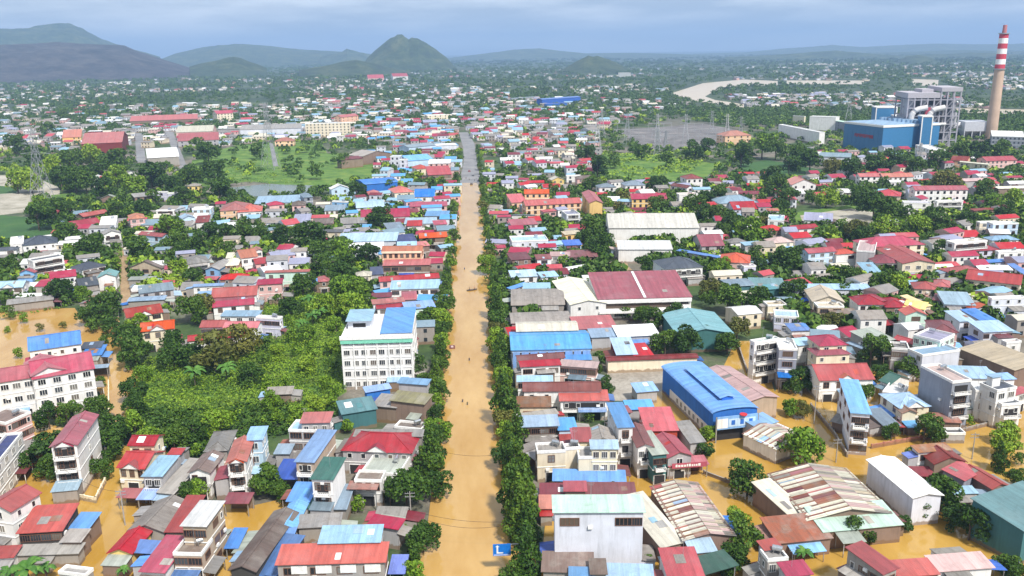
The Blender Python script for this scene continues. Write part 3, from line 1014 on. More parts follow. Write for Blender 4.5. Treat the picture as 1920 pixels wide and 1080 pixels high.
# ------------------------------------------------------------------ undergrowth and far woods
def inside(poly, x, y):
    c = False
    j = len(poly) - 1
    for i in range(len(poly)):
        (xi, yi), (xj, yj) = poly[i], poly[j]
        if (yi > y) != (yj > y) and x < (xj - xi) * (y - yi) / (yj - yi) + xi:
            c = not c
        j = i
    return c
def px_poly(s, T=(0, 0, 1)):
    a = [float(x) for x in s.split()]
    return [(T[0] + a[i] / T[2], T[1] + a[i + 1] / T[2]) for i in range(0, len(a), 2)]
def vnoise(x, y, s, seed=0):
    """smooth value noise on arrays"""
    x, y = np.asarray(x) / s, np.asarray(y) / s
    xi, yi = np.floor(x), np.floor(y)
    fx, fy = x - xi, y - yi
    fx, fy = fx * fx * (3 - 2 * fx), fy * fy * (3 - 2 * fy)
    def hsh(a, b):
        v = np.sin(a * 127.1 + b * 311.7 + seed * 74.7) * 43758.5453
        return v - np.floor(v)
    return (hsh(xi, yi) * (1 - fx) + hsh(xi + 1, yi) * fx) * (1 - fy) + (hsh(xi, yi + 1) * (1 - fx) + hsh(xi + 1, yi + 1) * fx) * fy
_pg, _pn = {}, [0]
def blocked(x, y, m=0.0):
    while _pn[0] < len(PLACES):           # file new footprints in a 30 m grid
        q = PLACES[_pn[0]]
        e = q[2] * 1.5 + 8
        for i in range(int((q[0] - e) // 30), int((q[0] + e) // 30) + 1):
            for j in range(int((q[1] - e) // 30), int((q[1] + e) // 30) + 1):
                _pg.setdefault((i, j), []).append(q)
        _pn[0] += 1
    for (cx, cy, R, r, rot, W, D) in _pg.get((int(x // 30), int(y // 30)), ()):
        dx, dy = x - cx, y - cy
        if dx * dx + dy * dy > (R * 1.5 + m) ** 2: continue
        a = dx * math.cos(rot) + dy * math.sin(rot)
        b = -dx * math.sin(rot) + dy * math.cos(rot)
        if abs(a) < W / 2 + m and abs(b) < D / 2 + m:
            return True
    return False
def undergrowth(name, poly, n, height, leaf, size, seed, label, patch=6.0, cover=1.0):
    rs = np.random.default_rng(seed)
    w = [at(x, y, 0) for x, y in poly]
    W2 = [(p[0], p[1]) for p in w]
    xs, ys = [p[0] for p in W2], [p[1] for p in W2]
    pts = []
    tries = 0
    while len(pts) < n and tries < n * 8:
        tries += 1
        x, y = rs.uniform(min(xs), max(xs)), rs.uniform(min(ys), max(ys))
        if inside(W2, x, y) and not blocked(x, y, .3):
            pts.append((x, y))
    p = np.array(pts)
    m = vnoise(p[:, 0], p[:, 1], patch, seed) * .65 + vnoise(p[:, 0], p[:, 1], patch * .37, seed + 1) * .35
    keep = m > (1 - cover)
    p, m = p[keep], m[keep]
    z = height * np.clip(m * 1.5 - .25, .05, 1.2) * rs.uniform(.6, 1.05, len(p))
    P = np.column_stack([p, z])
    v = leaf_quads(rs, P, np.tile(np.array((0, 0, 1.0)), (len(P), 1)), size, .6)
    return add(name, np_mesh(name, v, np.arange(len(v)).reshape(-1, 4), [LEAF[leaf]]), kind='stuff', label=label)
# ------------------------------------------------------------------ ground, water, hills
def ground_mat():
    m, t, b = nodes('town_ground')
    ob = N(t, 'ShaderNodeTexCoord').outputs['Object']
    big = noise(t, ob, .012, 5, .6)
    mid = noise(t, ob, .09, 5, .6)
    fine = noise(t, ob, .9, 4, .6)
    soil = ramp(t, mid, [(.35, (.10, .095, .075)), (.5, (.16, .14, .11)), (.65, (.22, .20, .17))])
    veg = ramp(t, mid, [(.3, (.02, .045, .012)), (.55, (.045, .085, .018)), (.7, (.08, .12, .03))])
    col = mixc(t, ramp(t, big, [(.44, (0, 0, 0)), (.54, (1, 1, 1))]), soil, veg)
    # beyond the town the land is wooded
    sx = N(t, 'ShaderNodeSeparateXYZ')
    t.links.new(ob, sx.inputs[0])
    mr = N(t, 'ShaderNodeMapRange')
    mr.inputs['From Min'].default_value = 900
    mr.inputs['From Max'].default_value = 1800
    t.links.new(sx.outputs['Y'], mr.inputs['Value'])
    far = ramp(t, noise(t, ob, .006, 6, .65), [(.4, (.018, .042, .016)), (.54, (.042, .07, .025)), (.66, (.09, .12, .045)), (.74, (.15, .15, .10))])
    col = mixc(t, mr.outputs['Result'], col, far)
    col = mixc(t, 1.0, col, ramp(t, fine, [(.3, (.75, .75, .75)), (.7, (1.2, 1.2, 1.2))]), 'MULTIPLY')
    t.links.new(col, b.inputs['Base Color'])
    b.inputs['Roughness'].default_value = .95
    return m
def water_mat(name, a, b_, rough=.09):
    m, t, b = nodes(name)
    ob = N(t, 'ShaderNodeTexCoord').outputs['Object']
    col = mixc(t, ramp(t, noise(t, mapped(t, ob, (.07, .02, 1)), 1.0, 7, .65), [(.38, (0, 0, 0)), (.66, (1, 1, 1))]), a, b_)
    t.links.new(col, b.inputs['Base Color'])
    b.inputs['Roughness'].default_value = rough
    b.inputs['Specular IOR Level'].default_value = .5
    bump(t, b, noise(t, mapped(t, ob, (1, .6, 1)), .8, 3), .05, .1)
    return m
M_WATER = water_mat('flood_water', (.40, .225, .055), (.52, .335, .125))
M_WATER2 = water_mat('flood_water_still', (.38, .215, .035), (.50, .31, .08), .09)
M_RIVER = water_mat('river_water', (.50, .40, .28), (.56, .47, .34), .3)
M_POND = water_mat('pond_water', (.10, .13, .10), (.16, .18, .14), .15)
def patch_mat(name, stops, s1=.08, s2=.9, rough=.95):
    m, t, b = nodes(name)
    ob = N(t, 'ShaderNodeTexCoord').outputs['Object']
    col = ramp(t, noise(t, ob, s1, 6, .62), stops)
    col = mixc(t, 1.0, col, ramp(t, noise(t, ob, s2, 4), [(.3, (.8, .8, .8)), (.7, (1.15, 1.15, 1.15))]), 'MULTIPLY')
    t.links.new(col, b.inputs['Base Color'])
    b.inputs['Roughness'].default_value = rough
    return m
M_GRASS = patch_mat('meadow', [(.3, (.04, .10, .012)), (.5, (.09, .18, .02)), (.7, (.18, .24, .04))])
M_LAWN = patch_mat('lawn', [(.3, (.022, .075, .018)), (.6, (.04, .11, .02)), (.8, (.09, .13, .04))], .05)
M_SAND = patch_mat('sandy_bed', [(.3, (.18, .17, .12)), (.5, (.36, .33, .27)), (.7, (.46, .43, .37))], .06)
M_YARD = patch_mat('yard_concrete', [(.3, (.22, .19, .155)), (.5, (.31, .28, .24)), (.7, (.40, .37, .32))], .12)
M_MUD = patch_mat('wet_mud_lane', [(.3, (.26, .17, .09)), (.6, (.36, .25, .14)), (.8, (.42, .32, .2))], .15)
M_ROAD = patch_mat('worn_asphalt', [(.3, (.15, .15, .155)), (.5, (.21, .21, .22)), (.75, (.29, .28, .28))], .06)
M_GRAV = patch_mat('station_gravel', [(.3, (.09, .085, .08)), (.5, (.15, .14, .14)), (.7, (.24, .22, .21))], .05)

g = MB()
g.face([(-22000, -300, 0), (22000, -300, 0), (22000, 26000, 0), (-22000, 26000, 0)])
g.obj('ground', ground_mat(), kind='structure')
SHEETS = []      # (polygon in place coordinates, keeps things out)
_lv = [0]
def sheet(name, s, mat, block=True, z=None):
    poly = px_poly(s)
    _lv[0] += 1
    z = (.01 + .006 * _lv[0]) if z is None else z
    P = [at(x, y, 0) for x, y in poly]
    b = MB()
    area = sum(P[i][0] * P[(i + 1) % len(P)][1] - P[(i + 1) % len(P)][0] * P[i][1] for i in range(len(P)))
    if area < 0: P = P[::-1]
    b.face([(p[0], p[1], z) for p in P])
    o = b.obj(name, mat, kind='structure')
    if block: SHEETS.append([(p[0], p[1]) for p in P])
    return o
sheet('meadow', '1112 335 1130 288 1240 292 1350 308 1320 336 1200 344', M_GRASS)
sheet('meadow', '360 300 480 286 700 288 705 345 600 354 470 340 360 352', M_GRASS, False)
sheet('meadow', '262 700 335 655 420 612 520 562 600 522 690 522 715 560 645 600 650 735 600 765 520 772 500 800 380 792 270 772', M_GRASS, False)
sheet('lawn', '-40 400 108 412 104 446 60 462 -40 466', M_LAWN)
sheet('sandy_river_bed', '-40 328 60 330 112 352 112 372 60 380 100 392 -40 408', M_SAND)
sheet('lawn', '-40 345 40 352 30 362 -40 366', M_LAWN)
sheet('meadow', '95 366 170 358 175 372 105 382', M_GRASS)
sheet('pond', '430 352 500 345 590 348 566 366 450 369', M_POND)
sheet('meadow', '556 326 640 312 705 310 690 338 600 350', M_GRASS)
sheet('meadow', '380 290 460 268 600 262 620 300 500 318 420 322', M_GRASS, False)
sheet('playing_field', '1500 404 1595 391 1650 400 1640 424 1560 432 1510 428', M_SAND)
sheet('meadow', '1490 398 1600 384 1700 404 1700 426 1600 436 1492 436', M_GRASS, z=.02)
sheet('meadow', '1380 310 1440 300 1560 322 1500 340 1400 332', M_LAWN)
sheet('station_ground', '1150 244 1320 232 1395 246 1340 282 1215 280', M_GRAV)
sheet('concrete_yard', '1135 688 1235 682 1262 735 1240 752 1150 752', M_YARD)
sheet('road', '862 344 904 344 897 300 889 268 877 248 860 248 868 275 870 300', M_ROAD)
sheet('road', '253 250 267 250 274 305 256 305', M_ROAD)
sheet('road', '309 247 324 246 356 326 342 328', M_ROAD)
sheet('road', '505 268 512 268 522 312 512 312', M_ROAD)
sheet('muddy_lane', '221 470 238 470 246 572 228 572', M_MUD)
sheet('muddy_lane', '1148 460 1165 458 1178 500 1200 520 1150 512', M_MUD)
sheet('flood_water', '745 1100 800 1000 812 900 822 800 830 700 838 600 846 500 856 420 866 343 901 343 910 420 920 500 932 600 950 700 965 780 985 900 1010 1100', M_WATER)
sheet('flood_water', '1140 905 1205 745 1262 728 1330 742 1380 640 1425 640 1452 735 1470 720 1520 690 1700 700 1780 720 1960 730 1990 1110 1010 1110 1030 900', M_WATER2)
sheet('flood_water', '-60 582 140 578 170 620 222 585 236 690 282 694 268 725 246 755 254 790 208 806 186 735 -60 745', M_WATER)
sheet('flood_water', '-90 770 60 790 180 815 270 850 345 850 330 935 470 950 600 920 700 1110 -120 1110', M_WATER2)
sheet('river', '1262 174 1318 156 1394 149 1458 152 1458 160 1382 163 1345 168 1322 181 1342 188 1372 192 1418 200 1412 204 1350 196 1290 188 1268 181', M_RIVER)
sheet('river', '1475 151 1620 151 1620 158 1475 158', M_RIVER)
sheet('river', '1708 148 1760 150 1758 162 1714 160', M_RIVER)
sheet('river', '1775 148 1856 146 1856 152 1776 153', M_RIVER)
sheet('river', '1790 203 1940 206 1940 215 1800 211', M_RIVER)
sheet('sandy_bank', '1650 120 1480 118 1480 121 1650 124', M_SAND, False)

def hill_mat(name, a, b_, c):
    m, t, b = nodes(name)
    ob = N(t, 'ShaderNodeTexCoord').outputs['Object']
    col = ramp(t, noise(t, ob, .009, 10, .78), [(.36, a), (.5, b_), (.66, c)])
    t.links.new(col, b.inputs['Base Color'])
    b.inputs['Roughness'].default_value = 1
    bump(t, b, noise(t, ob, .02, 8, .75), 1.0, 40)
    return m
M_HILL = hill_mat('wooded_hill', (.012, .034, .012), (.042, .082, .022), (.13, .15, .05))
M_HILLB = hill_mat('bare_hill', (.02, .024, .03), (.065, .06, .065), (.14, .125, .115))
def hill(prof, dist, depth, mat, seed, rough=.14):
    """a ridge whose skyline runs through the given pixels, standing dist metres away"""
    p = px_poly(prof)
    xs = np.array([a for a, _ in p]); hs = []
    base = []
    for x, y in p:
        d = RM @ np.array(((x - 960) / FOC, -(y - 540) / FOC, -1.0))
        s = dist / math.hypot(d[0], d[1])
        hs.append(CAM_H + d[2] * s)
        base.append((d[0] * s, d[1] * s))
    n, mrow = 150, 48
    t = np.linspace(0, 1, n)
    xi = np.interp(t, np.linspace(0, 1, len(p)), np.arange(len(p)))
    hx = np.interp(xi, np.arange(len(p)), hs)
    bx = np.interp(xi, np.arange(len(p)), [b[0] for b in base])
    by = np.interp(xi, np.arange(len(p)), [b[1] for b in base])
    V = []
    for j in range(mrow):
        q = -1 + 2 * j / (mrow - 1)
        fall = math.cos(q * math.pi / 2) ** 1.35
        k = 1 + q * depth / dist
        X, Y = bx * k, by * k
        nz = vnoise(X, Y, depth * .35, seed) * .5 + vnoise(X, Y, depth * .15, seed + 1) * .3 + vnoise(X, Y, depth * .06, seed + 2) * .15 + vnoise(X, Y, 45, seed + 3) * .16 - .05
        Z = hx * fall * (1 + (nz - .5) * 2 * rough * (1.9 if abs(q) > .12 else .7)) - (1 - fall) * 6
        V.append(np.column_stack([X, Y, Z]))
    V = np.concatenate(V)
    F = [(j * n + i, j * n + i + 1, (j + 1) * n + i + 1, (j + 1) * n + i) for j in range(mrow - 1) for i in range(n - 1)]
    me = np_mesh('hill', V, np.array(F), [mat])
    me.polygons.foreach_set('use_smooth', [True] * len(F))
    return add('hill', me, kind='structure')
hill('-180 70 -60 55 0 51 55 50 80 46 108 44 135 47 165 62 200 78 240 90 275 98 300 106', 8200, 1500, M_HILL, 3, .10)
hill('-200 100 -60 92 40 84 110 80 190 84 232 86 260 98 290 106 330 118 370 132', 5200, 1100, M_HILLB, 5, .12)
hill('300 112 330 100 372 90 410 84 445 82 500 86 545 91 600 94 660 98 720 104', 9000, 1400, M_HILL, 8, .10)
hill('355 126 395 116 425 108 438 106 452 109 475 120 500 128', 4600, 420, M_HILL, 9, .14)
hill('600 108 640 98 650 91 668 96 700 106', 8000, 500, M_HILL, 11, .12)
hill('560 132 600 125 640 116 668 111 700 118 730 127 770 134', 4200, 420, M_HILL, 12, .14)
hill('676 134 688 112 702 98 722 83 736 72 745 67 754 67 760 70 766 74 772 70 783 70 800 80 820 94 838 108 850 122 860 132', 5000, 420, M_HILL, 14, .12)
hill('820 112 880 104 930 98 980 92 1010 90 1050 95 1100 100 1180 99 1260 101 1340 104', 10500, 1200, M_HILL, 16, .10)
hill('1045 136 1070 122 1088 112 1103 104 1112 106 1120 104 1140 112 1160 120 1180 130 1200 136', 4000, 360, M_HILL, 18, .14)
hill('1300 101 1400 98 1460 92 1520 88 1560 85 1620 88 1700 84 1760 82 1830 83 1900 82 2000 78 2100 76', 13000, 1600, M_HILL, 21, .10)
hill('1240 108 1340 106 1460 103 1580 101 1700 97 1800 94 1900 96 2000 92 2100 95', 9500, 900, M_HILL, 23, .10)
hill('1360 107 1440 104 1500 99 1560 95 1600 99 1680 104 1760 102 1820 99 1880 101 1960 104', 7200, 600, M_HILL, 27, .16)
hill('1640 128 1680 116 1700 105 1720 103 1745 108 1770 118 1790 126', 5600, 480, M_HILL, 25, .14)
# ------------------------------------------------------------------ the buildings, read off the photograph
# kind  roof outline (photo pixels: near-left, near-right, far-right; or left top right bottom) | eaves height | roof wall | name | options | label (* = landmark)
BUILD = '''
T 0 810 4
f -100 330 165 5 40 -50 | 10 | navy white | house | n5 w1 W | *white three-storey house with navy roof
v -120 560 80 590 240 375 | 9.5 | crimson white | house | m2 | *white three-storey house with sagging crimson tile roof
s 140 755 460 735 490 490 | 6 | red dark | house | n4 | *house with wide flat red sheet roof
s 530 720 660 720 730 600 | 4.5 | blue brown | shed
s 465 820 600 820 650 725 | 4.5 | fibro brown | shed
s 130 920 580 905 610 830 | 3.4 | fibro concrete | shed
s -80 945 95 935 140 850 | 4 | crimson white | shed
f 440 1050 640 1075 640 1000 | 3.6 | grey concrete | gateway
g 970 95 1150 95 1180 30 | 8 | crimson cream | house | n2 w2 k
g 890 260 1080 270 1150 160 | 6.5 | crimson cream | house | n3 w2 q | *cream two-storey house with crimson tiles
s 880 490 1035 495 1060 410 | 3.2 | crimson brown | awning | o
s 1030 505 1140 505 1180 415 | 3.3 | blue brown | awning | o
s 1150 510 1270 515 1280 465 | 3.1 | pale brown | awning | o
t 1075 330 1210 330 1300 165 | 7 | pale grey | house | n2 k | *long narrow house under a pale blue sheet roof
s 1270 165 1350 165 1370 130 | 6 | crimson grey | shed
s 1190 450 1300 460 1500 185 | 4 | fibro concrete | shed
v 1420 300 1570 300 1650 150 | 7 | brown white | house | n2 w2 k | *narrow white-fronted house with a grey brown gable
h 1540 140 1700 130 1760 0 | 7 | grey concrete | house
v 1705 225 1840 215 1920 60 | 10 | red white | townhouse | n2 k q m3 | *white and pale blue townhouse with red gable roof
t 1850 60 1960 55 2040 -10 | 10.5 | blue blue | townhouse | m3 | blue-walled rear block with a light blue roof behind the red-gabled townhouse
s 1680 535 1860 535 1880 450 | 3.5 | maroon brown | awning | o
v 970 735 1230 745 1420 530 | 4 | fibro concrete | shed | | *long weathered grey double-pitched shed
v 820 900 985 905 1110 735 | 4.2 | red yellow | shed
s 1250 745 1370 745 1550 495 | 5 | crimson brown | shed
s 1060 1040 1230 1050 1370 760 | 4.8 | crimson white | shed | | *long crimson lean-to beside the unfinished house
s 985 900 1130 910 1190 815 | 4 | royal royal | awning | o
t 1370 700 1540 705 1690 550 | 11 | white tan | townhouse | n2 m3 w4 | *unfinished three-storey house with white tin cap
f 1300 910 1510 915 1560 780 | 7 | brown tan | townhouse | n2 w4 d2
s 1690 870 1780 870 1870 735 | 3 | royal concrete | awning | o
T 0 0 1
v 433 1067 478 1070 533 945 | 5 | brown dark | shed | | *long grey brown barrel shed in the flooded lane
s 484 1078 520 1078 556 990 | 2.9 | royal dark | awning | o
v 95.8 837 143 833 187 782 | 13 | crimson white | townhouse | n2 k q m1 w2 | *tall white four-storey townhouse with crimson gable roof
T 480 810 4
s 130 350 310 355 330 180 | 4 | royal blue | awning | o | *bright blue tarpaulin yard roof
s 145 160 245 160 255 85 | 5 | pale grey | shed
t 300 220 430 225 590 0 | 9.5 | blue tan | townhouse | n2 k | *narrow townhouse under a long light blue roof
t 420 350 570 355 655 205 | 11 | green white | townhouse | n2 k w2 m0 | *white townhouse with dark green roof
s 380 570 540 575 580 505 | 3.5 | green brown | awning | o
s 240 515 395 520 440 375 | 4 | blue concrete | shed
s 545 575 670 575 700 390 | 4 | steel concrete | shed
v 165 715 290 715 370 535 | 4.5 | blue white | shed | | light blue gabled shed between the bright blue roofs
s 0 1060 150 1080 300 740 | 3 | royal dark | awning | o
h 650 130 1160 150 1230 20 | 6.5 | crimson grey | house | n5 q | *wide house with bright crimson hipped roof
s 740 30 1240 30 1240 -15 | 7 | grey concrete | shed
f 790 300 1070 320 1200 210 | 5 | sage white | house | n0 m0 | *flat terrace roof full of potted plants
f 740 360 940 365 960 290 | 6.5 | brown white | house | n3 w2
s 690 425 900 430 915 375 | 5.4 | rust white | awning | o
s 900 640 1105 645 1120 570 | 3.5 | fibro concrete | shed
s 850 690 1060 725 1095 650 | 5 | crimson grey | shed
s 320 715 620 700 800 645 | 4.2 | grey concrete | shed
s 480 830 920 820 950 705 | 8 | pale white | house | n0 | *pale blue sheet roof over the faded red block
s 160 990 960 970 990 835 | 7 | pinkred concrete | apartment_block | n4 w4 | *faded red roofed block with weathered concrete wall
s 1000 1060 1110 1060 1120 925 | 3.5 | royal dark | awning | o
T 960 810 4
s 80 150 330 60 330 -10 | 5 | fibro brown | shed
f 190 150 400 140 400 72 | 8 | fibro cream | house | n1 w2 | *cream two-storey house with arched brown windows
f 400 125 510 115 500 90 | 8.5 | grey cream | house | n0
f 500 190 790 185 780 110 | 7.6 | grey cream | house | n2 w2
t 600 125 790 125 780 75 | 9.8 | pale cream | house | n3
s 480 70 590 68 575 -30 | 8 | crimson cream | shed
v 590 75 770 70 740 -20 | 8 | fibro cream | house
s 310 365 850 375 845 290 | 3.5 | blue cream | awning | o | long light blue awning along the cream two-storey house
s 220 470 560 470 560 390 | 3.4 | maroon brown | shed
s 400 440 550 440 550 375 | 5 | crimson brown | shed
s 560 470 920 470 900 385 | 3.4 | maroon brown | shed
s 215 570 300 570 320 480 | 3.4 | red brown | shed
t 320 600 985 597 960 490 | 13.5 | mint cool | apartment_block | n0 m0 | *big windowless white block with mint parapet
s 235 1040 600 1050 690 910 | 4 | brown concrete | shed
s 600 1060 700 1060 690 960 | 5 | brown concrete | shed
s 440 1080 610 1085 600 1030 | 4.4 | blue white | shed
t 715 1080 1050 1090 1030 1015 | 4.2 | pale white | shed
T 960 560 4
t 800 965 905 960 800 800 | 11 | blue white | townhouse | n1 k m2 | *slim white townhouse with blue and pale roof
T 960 810 4
v 945 110 1055 105 990 -55 | 8.5 | maroon white | townhouse | n2 k | slim townhouse with maroon gabled roof and green balcony band
t 1060 170 1160 160 1080 -30 | 8 | sage teal | townhouse | n2 k
v 1170 190 1345 170 1230 20 | 6 | crimson grey | house | | *crimson gabled house at the flood edge
s 1180 260 1470 240 1440 175 | 3.6 | crimson maroon | awning | o | crimson shop awning with white lettering over the flood water
s 1340 80 1440 70 1330 -30 | 5 | grey grey | shed
v 1290 800 1665 765 1400 360 | 5 | cream brown | shed | R l | *rusty striped shed beside the mint parapet block
s 1120 860 1290 820 1045 395 | 4.2 | cream brown | shed
s 1450 1060 1680 995 1630 850 | 4.2 | green dark | canopy | o | *dark green tarpaulin canopy
s 1180 1090 1430 1080 1330 880 | 6 | crimson white | house | | *crimson sheet roofed house at the bottom
T 1440 810 4
v 300 650 930 600 590 255 | 5 | cream brown | shed | R l | *broad rusty striped shed
s 420 745 1000 690 800 560 | 4.4 | mint brown | shed
s 170 630 290 600 70 285 | 4.2 | cream brown | shed
s 80 830 470 790 300 640 | 4 | rust brown | shed | | *rust-streaked lean-to shed
s 150 1080 320 1060 260 965 | 8 | crimson grey | townhouse | n1
s -20 880 90 860 70 790 | 8 | crimson grey | townhouse
f 0 960 150 945 100 865 | 7.6 | grey concrete | townhouse | n2 | grey townhouse roof with a dark solar panel
s 860 1060 965 1015 740 780 | 8 | crimson concrete | townhouse | m3 | *long townhouse with crimson roof and weathered side wall
s 980 1080 1270 1060 1210 935 | 5 | red brown | house
s 1280 1040 1680 1010 1600 895 | 5 | pink white | house | n4 | *house with dusty pink fibre sheet roof
v 1090 490 1300 470 968 172 | 7 | white cool | warehouse | l | *long plain white warehouse
s 1130 150 1370 130 1330 80 | 6.5 | rust white | house | n2 | *small white house with rusty roof by the white warehouse
v 1250 235 1480 220 1380 140 | 5.4 | maroon brown | house
s 1470 360 1590 295 1440 215 | 5 | crimson slate | house | | crimson roof with dark wall behind the white warehouse
v 1680 420 1800 400 1600 220 | 4.6 | crimson brown | shed
s 1080 330 1250 330 1210 255 | 3 | maroon brown | awning | o
s 1400 460 1560 455 1530 410 | 4 | pale concrete | shed
s 1920 740 2300 600 1940 330 | 8 | teal teal | warehouse | | *large teal sheet metal warehouse
T 1440 560 4
f -100 330 85 300 170 190 | 14 | teal white | apartment_block | n3 k | *white four-storey block with green roof and balconies
f 85 375 220 380 235 280 | 13 | white slate | apartment_block | n1 w4 m0
h 390 350 590 340 560 255 | 9.5 | crimson cream | villa
h 365 420 612 408 600 345 | 7.2 | crimson cream | villa | n3 | *cream villa with two-tier crimson pagoda roof
g 390 610 790 600 740 480 | 7 | red white | villa | n4 w2 q | *white villa with bright red tile roof
t 630 855 765 865 510 685 | 11.5 | blue cool | townhouse | n2 m3 k W | *slim pale grey townhouse with blue roof
f 1385 625 1525 610 1290 475 | 14 | pink slate | apartment_block | n1 k w4 m0 | *tall grey block with windowless side
f 1720 690 1865 665 1745 590 | 11 | slate white | villa | n2 m2 p | *white modern villa with dark slate roof
f 1755 795 1900 785 1860 735 | 7.5 | slate white | villa | n2 k
f 1560 690 1720 700 1700 610 | 9 | white white | villa
h 990 815 1210 800 1130 705 | 6 | pale cream | house | n3 w2 q m2 | *cream house with pale blue hipped roof
v 1010 855 1110 850 1080 785 | 5.4 | rust cream | house
s 880 960 985 950 850 815 | 3.4 | steel brown | shed
v 915 640 1060 600 1000 540 | 5 | green white | house
s 1440 375 1850 535 2050 430 | 7 | beige brown | warehouse | | *large beige tin warehouse
f 1290 320 1400 268 1230 120 | 10.5 | lilac mint | townhouse | n3 m4 | *mint green townhouse with lilac roof terrace
h 1240 240 1420 250 1380 160 | 10 | maroon pink | house
f 1160 425 1440 385 1340 310 | 9 | pale cool | apartment_block | n0 m2
s 1600 165 1700 155 1560 60 | 7 | royal cool | house
s 1620 250 1835 240 1720 165 | 6.5 | pale cool | house | n5 w4
s 1440 170 1540 165 1420 105 | 7 | pale cool | house
v 1035 120 1190 120 1160 50 | 9.4 | orange mint | townhouse
s 510 130 690 120 630 75 | 5 | brown tan | house | n4 w2
f 375 60 570 60 560 0 | 7 | beige tan | house
s 790 335 945 305 790 195 | 6 | sage concrete | house | | *long sage roofed concrete house
g 950 300 1090 340 1060 255 | 6 | crimson brown | house
s 180 240 315 235 280 175 | 4.5 | royal white | house
f 50 130 230 140 210 95 | 6 | pale lilac | house | n3
s 230 350 415 330 380 250 | 7 | pale white | house
f 930 370 1060 380 1040 335 | 8 | grey grey | house | n2 w4
s 1370 590 1700 600 1640 505 | 8 | pale white | house
s 1700 610 1850 600 1820 520 | 8 | blue white | house
s 1850 720 1960 690 1930 610 | 6 | crimson white | house
h 720 20 890 10 850 -40 | 8 | crimson cream | villa | n3 w2
h 890 60 1050 60 1000 -10 | 7 | crimson brown | house
s 1000 -20 1180 60 1130 -30 | 7 | yellow cream | house
s 880 200 960 195 950 110 | 4 | crimson brown | awning | o
f 1340 1010 1480 1010 1450 960 | 3 | dark grey | gateway
s 1540 590 1700 560 1640 505 | 6 | pale white | house
f 1790 330 1900 320 1880 260 | 8 | maroon white | townhouse
T 960 320 4
s 650 965 1345 945 1130 805 | 8.5 | wine white | factory | n7 w4 l | *white factory with broad crimson roof
v 440 1005 705 990 540 825 | 7.5 | cream white | factory | n2 w3 l | *cream gabled wing of the crimson factory
a 0 1010 390 1005 380 890 | 6 | fibro concrete | shed | l | *weathered grey vaulted shed
T 960 560 4
a 0 185 440 170 380 110 | 5 | fibro concrete | shed | l
g 40 245 490 235 480 180 | 8.5 | cream royal | warehouse | l
g 0 385 590 370 560 265 | 7.5 | blue blue | warehouse | n8 w4 l | *light blue factory hall with white clerestory behind
s 100 465 590 455 590 375 | 5 | blue blue | shed
g 50 465 390 440 380 405 | 7.5 | maroon white | shop_house
s 70 510 360 495 350 455 | 7 | red white | shop_house | n3
s 360 500 630 520 620 470 | 6.6 | pink pink | shop_house | n4 w4
s 45 620 298 618 298 580 | 6 | pale white | shop_house | n4
g 90 690 660 685 620 630 | 7.4 | maroon white | shop_house | | *long maroon gabled shop house row
s 365 765 718 762 690 692 | 6 | red white | shop_house | n4 k
s 45 810 285 808 285 735 | 5 | rust cream | shop_house
s 60 900 340 860 330 820 | 5.4 | fibro concrete | shop_house
s 75 960 345 950 340 872 | 6 | pale concrete | shop_house | n4 w4 | *concrete shop house with a pale blue roof
t 355 985 480 980 470 900 | 5 | blue blue | shed
s 465 1060 585 1055 570 970 | 8 | crimson grey | shop_house
s 480 230 780 215 730 125 | 5 | pinkred grey | warehouse | | *faded red sheet roof below the crimson factory
s 600 290 830 280 810 215 | 5 | pale grey | shed
s 800 285 1100 270 1060 185 | 5.4 | white grey | shed
s 790 420 935 415 890 288 | 5 | pale maroon | shed
s 930 440 1060 430 1050 290 | 4.6 | red brown | shed
g 720 465 1390 440 1380 418 | 4.4 | maroon cream | shed | l | *long low maroon roof behind the concrete yard
v 1245 270 1655 258 1500 112 | 6.5 | aqua teal | warehouse | l | *teal roofed warehouse with dark trees in front
c 1510 860 1840 825 1445 460 | 8 | blue royal | hall | l | *long light blue hall with a roof monitor
v 1790 765 1990 735 1680 430 | 6.5 | pink tan | hall | l | *dusty pink tin hall
s 1010 990 1240 985 1150 828 | 6 | red red | house | | *bright red sheet roofed house by the flood
s 870 830 1060 822 1020 765 | 5.6 | blue grey | shed
s 800 860 890 850 870 798 | 6 | crimson grey | shed
s 1330 1070 1430 1060 1310 930 | 4.5 | grey grey | shed
T 480 560 4
f 640 290 1165 275 1192 112 | 17 | white white | apartment_block | n8 w1 W c6 m1 | *white five-storey block with mint band
s 830 700 1005 672 1000 632 | 6 | blue royal | shed | | *blue sheet roofs at the foot of the five-storey block
s 1070 630 1280 645 1280 592 | 7 | blue grey | shed
s 650 865 900 825 860 735 | 5.5 | teal teal | shed | | *faded teal sheet roof in the overgrown yard
s 1010 760 1260 790 1250 665 | 7 | olive brown | shed | | *olive tarpaulin roof on a brown timber frame
f 1040 960 1240 980 1240 900 | 5 | brown brown | house | n3 w4
s 1125 80 1340 60 1330 5 | 7 | blue mint | shop_house | n3
s 910 75 1110 60 1100 25 | 6 | crimson white | shop_house
s 880 40 1110 20 1100 -10 | 7 | pinkred white | shop_house
f 245 985 450 990 450 880 | 9 | pale grey | townhouse | n2 w4
s 340 930 545 925 545 845 | 11 | crimson grey | townhouse | n3 | *grey townhouse with a crimson roof-top shelter
f 0 140 175 150 170 90 | 8 | lilac lilac | house | n3 w4
T 0 560 4
g 250 600 700 520 660 400 | 12.5 | crimson white | apartment_block | n4 w1 m1 | *large white mansion with crimson roof
g -110 640 250 585 240 490 | 12 | crimson white | apartment_block | n4 w1
v 240 580 490 530 420 440 | 13.2 | crimson white | apartment_block | n2 w1 m0
s -20 645 190 620 200 585 | 9.5 | orange white | awning | o | orange awning over the mansion terrace
